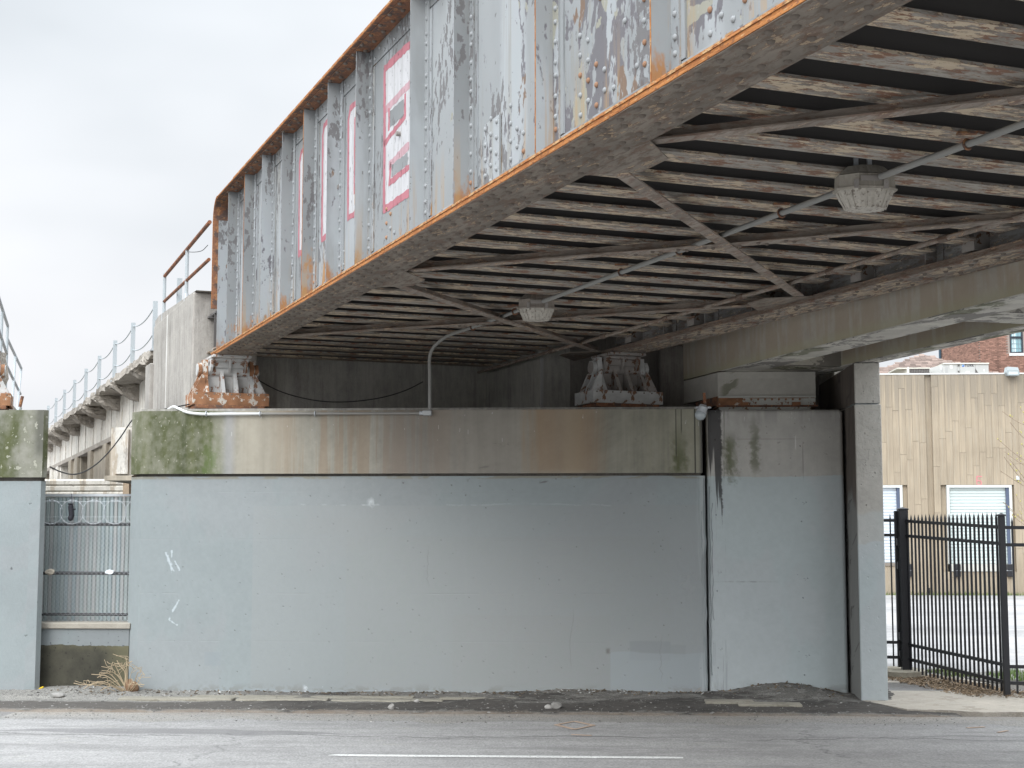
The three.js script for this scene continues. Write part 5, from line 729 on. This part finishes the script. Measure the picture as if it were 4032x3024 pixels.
// ---------------------------------------------------------------- iron fence at right
{ const gp = [4.335, 0.0, -2.5], p2 = [4.965, 0.0, 0.02];
  const picketG = (h) => [bx(0.021, h, 0.021, 0, h / 2, 0), new THREE.ConeGeometry(0.0165, 0.075, 4).rotateY(Math.PI / 4).translate(0, h + 0.036, 0)];
  const panel = (name, label, cat, a, b, n, h, rails, y0) => { const t = thing(name, label, cat); const dx = b[0] - a[0], dz = b[1] - a[1];
    const pg = mergeGeometries(picketG(h - 0.08 - y0).map((q) => uvm(q)));
    for (let i = 0; i < n; i++) { const s = (i + 0.5) / n, q = new THREE.Mesh(pg, m.black); q.name = 'picket'; q.position.set(a[0] + dx * s, y0, a[1] + dz * s); q.rotation.y = -Math.atan2(dz, dx); q.castShadow = q.receiveShadow = true; t.add(q); }
    for (const [ya, yb] of rails) mesh('rail', barBetween([a[0], ya, a[1]], [b[0], yb, b[1]], 0.034, 0.04), m.black, t); return t; };
  panel('iron_fence_panel', 'black iron picket fence panel between the thick gate post and thinner post', 'fence', [gp[0] + 0.03, gp[2] + 0.05], [p2[0] - 0.02, p2[2] - 0.05], 23, 2.2, [[2.1, 2.01], [1.9, 1.815], [0.44, 0.39], [0.245, 0.19]], 0.07);
  panel('iron_fence_panel', 'black iron picket fence panel right of the thinner post, cut by frame', 'fence', [p2[0] + 0.04, p2[2] + 0.0], [p2[0] + 2.5, p2[2] + 0.14], 15, 2.14, [[2.005, 1.99], [1.8, 1.79], [0.37, 0.36], [0.18, 0.17]], 0.06);
  const gt = panel('iron_gate', 'black iron picket gate leaf showing between pilaster and gate post', 'gate', [gp[0] - 2.4, gp[2] - 0.55], [gp[0] - 0.1, gp[2] - 0.08], 22, 2.22, [[2.11, 2.11], [1.91, 1.91], [0.46, 0.46], [0.26, 0.26]], 0.14);
  mesh('end_stile', bb(gp[0] - 0.1, gp[0] - 0.055, 0.13, 2.24, gp[2] - 0.1, gp[2] - 0.055), m.black, gt);
  for (const y of [1.82, 1.5, 0.55, 0.3]) mesh('hinge', [bb(gp[0] - 0.09, gp[0] - 0.04, y - 0.05, y + 0.05, gp[2] - 0.06, gp[2] + 0.02), rod([gp[0] - 0.06, y - 0.08, gp[2] + 0.03], [gp[0] - 0.06, y + 0.08, gp[2] + 0.03], 0.016, 8)], m.black, gt);
  const post = (p, w, h, label) => { const t = thing('fence_post', label, 'post'); mesh('post', rb(p[0] - w, p[0] + w, -0.1, h, p[2] - w, p[2] + w, 0.008), m.black, t); mesh('cap', [rb(p[0] - w - 0.008, p[0] + w + 0.008, h, h + 0.022, p[2] - w - 0.008, p[2] + w + 0.008, 0.006), new THREE.ConeGeometry(w * 1.2, 0.02, 4).rotateY(Math.PI / 4).translate(p[0], h + 0.032, p[2])], m.black, t); return t; };
  post(gp, 0.062, 2.25, 'thick square black gate post with hinges'); post(p2, 0.036, 2.14, 'thinner square black fence post at far right');
  struct('post_footing', new THREE.CylinderGeometry(0.34, 0.36, 0.3, 18).scale(1, 1, 1.4).translate(gp[0] - 0.1, -0.045, gp[2]), M(tApron, 0.93, 0.01, [0.8, 0.8, 0.75]));
  // leaf litter along the fence and grass beyond it
  const lv = []; for (let i = 0; i < 2600; i++) { const s = rnd(), off = rr(-0.5, 0.32) + rr(-0.1, 0.1), x = mix(4.4, 5.1, s) + off * 0.95 - 0.05, z = mix(-2.4, 0.2, s) - off * 0.25 + rr(-0.15, 0.15); const t = rr(0.5, 1.3); lv.push([x + (s > 0.9 ? rr(0, 1.6) : 0), 0.036 + 0.012 * rnd(), z, rr(0.4, 1.3), 1, rr(0.3, 0.9), rr(0, 6.28), rr(-0.4, 0.4), [0.23 * t, 0.165 * t, 0.105 * t], rr(-0.4, 0.4)]); }
  scatter('leaf_litter', new THREE.BoxGeometry(0.05, 0.003, 0.022), M(null, 0.95, 0, [1, 1, 1]), lv, scene, 'brown leaf litter drifted along the foot of the iron fence', 'leaf litter');
  const gr = []; for (let i = 0; i < 5200; i++) { const a = rnd(), x = 5.3 + rr(0, 1) ** 0.8 * 3.2, z = rr(-3.4, -0.9), d = ((x - 6.6) / 1.45) ** 2 + ((z + 2.1) / 1.0) ** 2; if (d > 1 - 0.35 * f1(x * 0.4, z * 0.4)) continue; const t = rr(0.6, 1.3); gr.push([x, 0.03, z, 1, rr(0.5, 1.5), 1, rr(0, 6.28), rr(-0.5, 0.5), [0.14 * t, 0.22 * t, 0.05 * t]]); }
  for (let i = 0; i < 500; i++) { const t = rr(0.5, 1.1), s = rnd(); gr.push([mix(4.75, 5.0, s) + rr(-0.15, 0.25), 0.05, mix(-2.9, -2.0, s) + rr(-0.2, 0.2), 1, rr(0.3, 0.8), 1, rr(0, 6.28), rr(-0.5, 0.5), [0.16 * t, 0.2 * t, 0.07 * t]]); }
  for (let i = 0; i < 900; i++) { const t = rr(0.5, 1.1); gr.push([rr(9, 22), -0.54, -41.8 + rr(-0.1, 0.3), 3, rr(0.8, 2.2), 3, rr(0, 6.28), 0, [0.16 * t, 0.2 * t, 0.07 * t]]); }
  scatter('grass', new THREE.ConeGeometry(0.006, 0.09, 3, 1).translate(0, 0.045, 0), M(null, 0.9, 0, [1, 1, 1]), gr, scene, 'tufts of green grass at the edges of the yard', 'grass');
  struct('soil_strip', new THREE.CylinderGeometry(1.7, 1.7, 0.02, 24).scale(1, 1, 0.75).translate(6.7, 0.03, -2.05), m.dirt);
}
// ---------------------------------------------------------------- warehouse across the yard
{ const Z = -42, t = thing('warehouse', 'tan board marked concrete warehouse wall with roller doors across the yard', 'warehouse');
  const y0 = -0.7, yt = 8.27, hole = [[9.6, 12.6, 0.73, 3.72], [14.55, 16.91, 0.69, 3.72]];
  mesh('core', [bb(4, 9.5, y0, yt, Z - 0.6, Z - 0.14), bb(12.7, 14.45, y0, yt, Z - 0.6, Z - 0.14), bb(17.0, 40, y0, yt, Z - 0.6, Z - 0.14), bb(9.5, 12.7, 3.82, yt, Z - 0.6, Z - 0.14), bb(14.45, 17.0, 3.82, yt, Z - 0.6, Z - 0.14), bb(9.5, 12.7, y0, 0.6, Z - 0.6, Z - 0.14), bb(14.45, 17.0, y0, 0.38, Z - 0.6, Z - 0.14)], m.board, t);
  mesh('roof', bb(4, 40, 7.9, 8.0, -62, Z - 0.6), m.concDark, t); mesh('side_wall', [bb(39.4, 40, y0, 8, -62, Z - 0.6), bb(4, 4.6, y0, 8, -62, Z - 0.6), bb(4, 40, y0, 8, -62.5, -62)], m.board, t);
  const W = 0.262; for (let i = 0, x = 4; x < 22; i++, x += W) {
    if (Math.abs(x - 13.7) < 0.06) continue;
    const xa = x + 0.003, xb = Math.min(x + W - 0.003, 40); let cuts = [y0]; for (let y = y0 + rr(0.8, 3.6); y < yt - 0.5; y += rr(1.6, 3.8)) cuts.push(y); cuts.push(yt);
    for (const h of hole) if (xb > h[0] - 0.11 && xa < h[1] + 0.11) { cuts = cuts.filter((y) => y < h[2] - 0.4 || y > h[3] + 0.4); }
    for (let k = 0; k < cuts.length - 1; k++) { let a = cuts[k] + 0.004, b = cuts[k + 1] - 0.004; const pr = -0.002 + rr(0, 0.014); const parts = [];
      let list = [[a, b]]; for (const h of hole) if (xb > h[0] - 0.11 && xa < h[1] + 0.11) { const nl = []; for (const [p, q] of list) { const lo = h[2] === 0.69 ? 0.38 : 0.6; if (p < lo) nl.push([p, Math.min(q, lo)]); if (q > h[3] + 0.11) nl.push([Math.max(p, h[3] + 0.11), q]); if (q > p && (p >= lo && q <= h[3] + 0.11)) { /* inside the opening */ } } list = nl; }
      for (const [p, q] of list) if (q - p > 0.02) mesh('board', bb(xa, xb, p, q, Z - 0.14, Z + pr), m.board, t, { off: [rr(0, 2.6), 0] }); } }
  mesh('coping', bb(3.95, 40, yt, yt + 0.05, Z - 0.62, Z + 0.03), M(null, 0.7, 0, [0.62, 0.62, 0.6]), t);
  const slatM = [M(null, 0.6, 0, [0.52, 0.58, 0.565]), M(null, 0.6, 0, [0.55, 0.61, 0.6]), M(null, 0.6, 0, [0.56, 0.61, 0.66])];
  hole.forEach((h, j) => { const d = new THREE.Group(); d.name = 'roller_door'; d.userData.label = j ? 'wide pale green roller door right of the groove' : 'pale blue roller door partly hidden by the pilaster'; t.add(d);
    const n = 24, s = (h[3] - h[2]) / n; for (let i = 0; i < n; i++) mesh('slat', prism([[Z - 0.15, 0], [Z - 0.125, s * 0.3], [Z - 0.124, s * 0.92], [Z - 0.14, s - 0.002]], h[1] - h[0], 'x').translate(h[1], h[2] + i * s, 0), j ? slatM[(i * 5 + (i > 15 ? 1 : 0)) % 2] : slatM[2], d);
    mesh('frame', [bb(h[0] - 0.1, h[0], h[2], h[3] + 0.1, Z - 0.18, Z + 0.03), bb(h[1], h[1] + 0.1, h[2], h[3] + 0.1, Z - 0.18, Z + 0.03), bb(h[0], h[1], h[3], h[3] + 0.1, Z - 0.18, Z + 0.028)], M(null, 0.6, 0, [0.55, 0.56, 0.54]), d);
    mesh('inner_jamb', bb(h[1] - 0.12, h[1], h[2], h[3], Z - 0.115, Z - 0.02), M(null, 0.6, 0, [0.07, 0.09, 0.14]), d); mesh('sill', bb(h[0], h[1], h[2] - (j ? 0.29 : 0.12), h[2], Z - 0.14, Z + 0.05), M(null, 0.85, 0, j ? [0.5, 0.49, 0.45] : [0.2, 0.17, 0.14]), d); });
  for (const [x, l] of [[14.76, 'black rubber dock bumper at the left foot of the wide roller door'], [16.82, 'black rubber dock bumper at the right foot of the wide roller door'], [12.85, 'black rubber dock bumper right of the blue roller door']]) { const b = thing('dock_bumper', l, 'dock bumper', 'dock bumpers', [x, 0.44, Z + 0.1]); mesh('pad', [rb(-0.12, 0.12, 0.01, 0.25, -0.08, 0.06, 0.02), rb(-0.12, 0.12, -0.25, -0.01, -0.08, 0.06, 0.02)], m.black, b); mesh('bracket', bb(-0.14, 0.14, -0.02, 0.02, -0.09, 0.02), m.galv, b); }
  // hand sprayed numeral over the door
  const st = (pts, w) => { const g = []; for (let i = 0; i < pts.length - 1; i++) { const a = pts[i], b = pts[i + 1]; g.push(barBetween([a[0], a[1], Z + 0.016 + i * 0.0005], [b[0], b[1], Z + 0.016 + i * 0.0005], 0.004, w)); } return g; };
  mesh('sprayed_numeral', st([[15.86, 4.16], [15.66, 4.17], [15.65, 3.98], [15.78, 4.0], [15.83, 3.92], [15.8, 3.82], [15.66, 3.83]], 0.04).concat(st([[15.645, 3.99], [15.65, 3.84]], 0.03)), M(null, 0.9, 0, [0.55, 0.2, 0.22]), t);
  const e = thing('utility_box', 'small white box on the warehouse wall right of the door top', 'utility box', null, [17.25, 4.1, Z + 0.05]); mesh('box', rb(-0.06, 0.06, -0.08, 0.08, -0.05, 0.05, 0.01), m.line, e); mesh('cover', bb(-0.04, 0.04, -0.05, 0.06, 0.05, 0.056), m.galv, e);
  const f = thing('wall_light', 'grey floodlight on the top edge of the warehouse wall', 'floodlight', null, [17.12, 8.33, Z + 0.22]); mesh('housing', prism([[-0.21, 0.2], [0.2, 0.17], [0.26, -0.05], [0.2, -0.16], [-0.2, -0.14], [-0.26, -0.02]], 0.4).translate(0, 0, -0.25), M(null, 0.55, 0, [0.38, 0.42, 0.43]), f); mesh('lens_frame', [bb(-0.23, 0.23, -0.15, -0.11, 0.15, 0.18), bb(-0.23, 0.23, 0.02, 0.05, 0.15, 0.18), bb(-0.23, -0.19, -0.11, 0.02, 0.15, 0.18), bb(0.19, 0.23, -0.11, 0.02, 0.15, 0.18)], M(null, 0.5, 0, [0.3, 0.34, 0.35]), f); mesh('lens', bb(-0.19, 0.19, -0.11, 0.02, 0.151, 0.165), M(null, 0.2, 0, [0.5, 0.54, 0.54]), f); mesh('arm', bb(-0.03, 0.03, -0.1, 0.02, -0.4, -0.2), m.galv, f);
  for (const [x, y] of [[13.62, -0.5], [13.72, -0.5]]) mesh('pipe_stub', rod([x, -0.7, Z + 0.12], [x, -0.25, Z + 0.12], 0.04, 8), m.black, t);
}
{ // rooftop air handler: long casing with a lower condenser section
  const Z = -46, t = thing('air_handler', 'grey rooftop air handling unit with a blue logo panel', 'air conditioner'), grey = M(null, 0.55, 0, [0.46, 0.46, 0.44]), pale = M(null, 0.55, 0, [0.66, 0.64, 0.56]), dk = M(null, 0.7, 0, [0.1, 0.09, 0.085]);
  const q = (x, y) => P(3300 + x / 2.37, 1300 + y / 2.37, Z), X = (x) => q(x, 350)[0], Y = (y) => q(1000, y)[1];
  const cols = [[985, 1110], [1113, 1135], [1138, 1278], [1281, 1405]];
  mesh('casing', bb(X(985), X(1405), 7.95, Y(318), Z - 2.4, Z - 0.03), grey, t); cols.forEach(([a, b], i) => mesh('panel', rb(X(a), X(b), 7.95, Y(316), Z - 0.03, Z + (i === 1 ? -0.01 : 0), 0.008, 1), grey, t)); mesh('top_trim', bb(X(980), X(1409), Y(318), Y(307), Z - 2.45, Z + 0.05), pale, t);
  mesh('side_panel', prism([[X(985), Z], [X(982), Z + 0.0], [X(888), Z - 2.2], [X(890), Z - 2.3]], 1.0, 'y').translate(0, Y(322), 0), M(null, 0.6, 0, [0.6, 0.6, 0.58]), t);
  mesh('condenser', bb(X(690), X(886), 7.95, Y(345), Z - 2.5, Z - 0.6), M(null, 0.6, 0, [0.5, 0.49, 0.45]), t); mesh('condenser_trim', [bb(X(575), X(886), Y(345), Y(335), Z - 2.5, Z - 0.55), bb(X(668), X(690), 7.95, Y(345), Z - 0.6, Z - 0.55)], pale, t); mesh('condenser_side', prism([[X(690), Z - 0.6], [X(668), Z - 0.6], [X(575), Z - 2.4], [X(600), Z - 2.4]], 1.0, 'y').translate(0, Y(345), 0), pale, t);
  for (let i = 0; i < 12; i++) mesh('fin', bb(X(694) + i * (X(882) - X(694)) / 12 + 0.008, X(694) + (i + 1) * (X(882) - X(694)) / 12 - 0.008, 7.95, Y(347), Z - 0.6, Z - 0.57), dk, t);
  for (const [x, y, w, h] of [[960, 350, 14, 40], [1055, 340, 28, 42], [1208, 392, 40, 20], [1362, 378, 18, 18], [652, 365, 14, 45]]) mesh('label_plate', bb(X(x - w / 2), X(x + w / 2), Y(y + h / 2), Y(y - h / 2), Z + 0.001, Z + 0.008), m.line, t); for (const y of [330, 387]) mesh('latch', bb(X(1118), X(1131), Y(y + 8), Y(y - 8), Z, Z + 0.02), dk, t); mesh('hatch', [bb(X(1000), X(1024), Y(398), Y(345), Z, Z + 0.01)], M(null, 0.55, 0, [0.4, 0.4, 0.39]), t);
  mesh('flue_hood', prism([[X(1281), Y(400)], [X(1310), Y(408)], [X(1281), Y(360)]], 0.02).translate(0, 0, Z + 0.002), dk, t);
  const font = await new FontLoader().loadAsync('fonts/droid/droid_sans_bold.typeface.json');
  const tg = new TextGeometry('YORK', { font, size: 0.125, depth: 0.01, curveSegments: 4 }); mesh('lettering', tg.scale(0.86, 1, 1).translate(X(1181), Y(341), Z + 0.001), M(null, 0.6, 0, [0.07, 0.07, 0.08]), t);
  mesh('logo', prism([[X(1157), Y(341)], [X(1178), Y(341)], [X(1178), Y(322)], [X(1174), Y(324)], [X(1172), Y(334)], [X(1160), Y(335)]], 0.012).translate(0, 0, Z + 0.001), M(null, 0.5, 0, [0.03, 0.13, 0.55]), t); mesh('logo', prism([[X(1158), Y(336)], [X(1171), Y(332)], [X(1171), Y(321)], [X(1158), Y(322)]], 0.009).translate(0, 0, Z + 0.001), M(null, 0.5, 0, [0.25, 0.5, 0.8]), t); }
{ // hipped shingle roof behind the warehouse
  const Z = -68, q = (x, y, z = Z) => P(3300 + x / 2.37, 1300 + y / 2.37, z), t = thing('hipped_roof', 'brown shingled hipped roof rising behind the rooftop unit', 'roof');
  const apex = q(800, 228, Z - 8), l = q(330, 395, Z), r = q(1180, 330, Z), ym = 8.2; l[1] = ym; r[1] = ym + 0.2;
  const R2 = [r[0], ym, Z]; const back = [r[0] + 1, ym, Z - 16];
  const face = (a, b, c) => { const g = new THREE.BufferGeometry(); g.setAttribute('position', new THREE.Float32BufferAttribute([...a, ...b, ...c], 3)); g.computeVertexNormals(); return g; };
  const L2 = [apex[0] - 17, ym - 1, Z]; const R3 = [apex[0] + 17, ym - 1, Z];
  mesh('roof_deck', [face(L2, R3, apex), face(R3, [R3[0], ym - 1, Z - 16], apex), face([L2[0], ym - 1, Z - 16], L2, apex)], M(null, 0.95, 0, [0.2, 0.14, 0.12]), t); mesh('wall', bb(L2[0] + 0.3, R3[0] - 0.3, -1, ym - 1, Z - 15.7, Z - 0.3), m.concWarm, t);
  const sh = [], H = apex[1] - (ym - 1), n = Math.floor(Math.hypot(H, 8) / 0.2), tilt = Math.atan2(H, 8); for (let j = 0; j < n; j++) { const s = (j + 0.5) / n, half = 17 * (1 - s); for (let x = -half + rr(0, 0.3); x < half; x += 0.34) { const v = rr(0.65, 1.35); sh.push([apex[0] + x, ym - 1 + H * s + 0.02, Z - 8 * s + 0.015, 1, 1, 1, 0, tilt, [0.22 * v, 0.165 * v, 0.14 * v]]); } }
  scatter('shingles', new THREE.BoxGeometry(0.33, 0.02, 0.24), M(null, 0.95, 0, [1, 1, 1]), sh, t); }
{ // brick building with a tall window
  const Z = -80, q = (x, y, z = Z) => P(3300 + x / 2.37, 1300 + y / 2.37, z), t = thing('brick_building', 'red brown brick building with a dark framed window at the right edge', 'building');
  const cx = q(1310, 200)[0], yb = 4, yt = 20, lx0 = q(965, 200, Z - 5)[0], mortar = M(null, 0.95, 0, [0.3, 0.25, 0.22]);
  const w0 = q(1598, 0)[0], w1 = q(1722, 0)[0], wy0 = q(1650, 215)[1], wy1 = wy0 + 2.6;
  mesh('wall', [bb(cx, w0, -1, yt, Z - 0.3, Z), bb(w1, cx + 26, -1, yt, Z - 0.3, Z), bb(w0, w1, -1, wy0, Z - 0.3, Z), bb(w0, w1, wy1, yt, Z - 0.3, Z)], mortar, t);
  mesh('side_wall', prism([[cx, Z], [cx, Z - 0.3], [lx0, Z - 5.3], [lx0, Z - 5]], yt + 1, 'y').translate(0, yt, 0), mortar, t); mesh('corner_pipe', rod([lx0 - 0.1, -1, Z - 5], [lx0 - 0.1, yt, Z - 5], 0.09, 8), M(null, 0.5, 0, [0.03, 0.06, 0.09]), t);
  const br = [], d = new THREE.Vector3(lx0 - cx, 0, -5), Ls = d.length(), an = Math.atan2(5, lx0 - cx); d.normalize(); const yLo = 11.2, yHi = 15.6;
  for (let j = 0, y = yLo; y < yHi; y += 0.085, j++) { const off = j % 2 ? 0.12 : 0;
    for (let x = cx + off; x < cx + 9; x += 0.24) { if (x + 0.2 > w0 - 0.05 && x < w1 + 0.05 && y > wy0 - 0.05) continue; const v = rr(0.7, 1.3), pier = Math.abs(x - cx - 1.15) < 0.13 ? 0.7 : 1; br.push([x + 0.11, y, Z + 0.004 + 0.01 * rnd(), 1, 1, 1, 0, 0, [0.27 * v * pier, 0.152 * v * pier, 0.115 * v * pier]]); }
    for (let s = off * 0.9; s < Ls; s += 0.24) { const v = rr(0.7, 1.3); br.push([cx + d.x * s + 0.0, y, Z + d.z * s, 1, 1, 1, an, 0, [0.29 * v, 0.165 * v, 0.125 * v]]); } }
  scatter('bricks', new THREE.BoxGeometry(0.225, 0.07, 0.06), M(null, 0.95, 0, [1, 1, 1]), br, t);
  const wn2 = new THREE.Group(); wn2.name = 'window'; t.add(wn2); const fr = M(null, 0.4, 0, [0.02, 0.025, 0.035]), W = w1 - w0, ym = q(1650, 65)[1];
  mesh('frame', [bb(w0, w0 + 0.09, wy0, wy1, Z - 0.15, Z + 0.02), bb(w1 - 0.09, w1, wy0, wy1, Z - 0.15, Z + 0.02), bb(w0, w1, wy0, wy0 + 0.09, Z - 0.15, Z + 0.022), bb(w0, w1, ym - 0.05, ym + 0.05, Z - 0.15, Z + 0.021)], fr, wn2);
  const muntin = []; for (let i = 1; i < 3; i++) muntin.push(bb(w0 + W * i / 3 - 0.012, w0 + W * i / 3 + 0.012, wy0 + 0.09, wy1, Z - 0.1, Z - 0.07)); for (let i = 1; i < 4; i++) muntin.push(bb(w0 + 0.09, w1 - 0.09, wy0 + i * 0.32, wy0 + i * 0.32 + 0.02, Z - 0.099, Z - 0.071)); mesh('muntin', muntin, M(null, 0.5, 0, [0.22, 0.3, 0.34]), wn2);
  mesh('pane', bb(w0 + 0.09, w1 - 0.09, wy0 + 0.09, wy1, Z - 0.13, Z - 0.11), new THREE.MeshPhysicalMaterial({ color: new THREE.Color(0.2, 0.36, 0.4), roughness: 0.08, metalness: 0.0, clearcoat: 1, clearcoatRoughness: 0.03 }), wn2); mesh('blind', bb(w0 + 0.2, w0 + 0.42, wy0 + 0.1, wy1, Z - 0.109, Z - 0.102), M(null, 0.6, 0, [0.55, 0.66, 0.68]), wn2);
  mesh('sill', bb(w0 - 0.08, w1 + 0.12, wy0 - 0.18, wy0, Z - 0.1, Z + 0.1), m.line, wn2); }
{ // bare sapling at the right edge
  const t = thing('sapling', 'bare sapling with yellowish buds at the right frame edge', 'sapling'); const b = [8.72, 0, -11], wood = M(null, 0.9, 0, [0.26, 0.2, 0.14]), bud = M(null, 0.8, 0, [0.42, 0.38, 0.12]);
  mesh('trunk', tube([b, [8.75, 1.2, -11], [8.69, 2.6, -11], [8.76, 4.2, -11]], 0.025, 20, 6), wood, t); const bs = [];
  for (let i = 0; i < 26; i++) { const y = rr(1.2, 4.0), a = rr(0, 6.28), L = rr(0.35, 0.85), s = [8.73, y, -11], e = [s[0] + Math.cos(a) * L, y + L * rr(0.5, 1.1), -11 + Math.sin(a) * L], md = [mix(s[0], e[0], 0.5) + rr(-0.05, 0.05), mix(s[1], e[1], 0.5) - 0.05, mix(s[2], e[2], 0.5)]; mesh('twig', tube([s, md, e], 0.006, 10, 4), wood, t); for (let k = 0; k < 4; k++) { const u = rr(0.3, 1); bs.push([mix(s[0], e[0], u), mix(s[1], e[1], u), mix(s[2], e[2], u), 1, rr(1, 2), 1, 0, 0]); } }
  scatter('buds', new THREE.SphereGeometry(0.011, 5, 4), bud, bs, t); }
renderer.render(scene, camera);
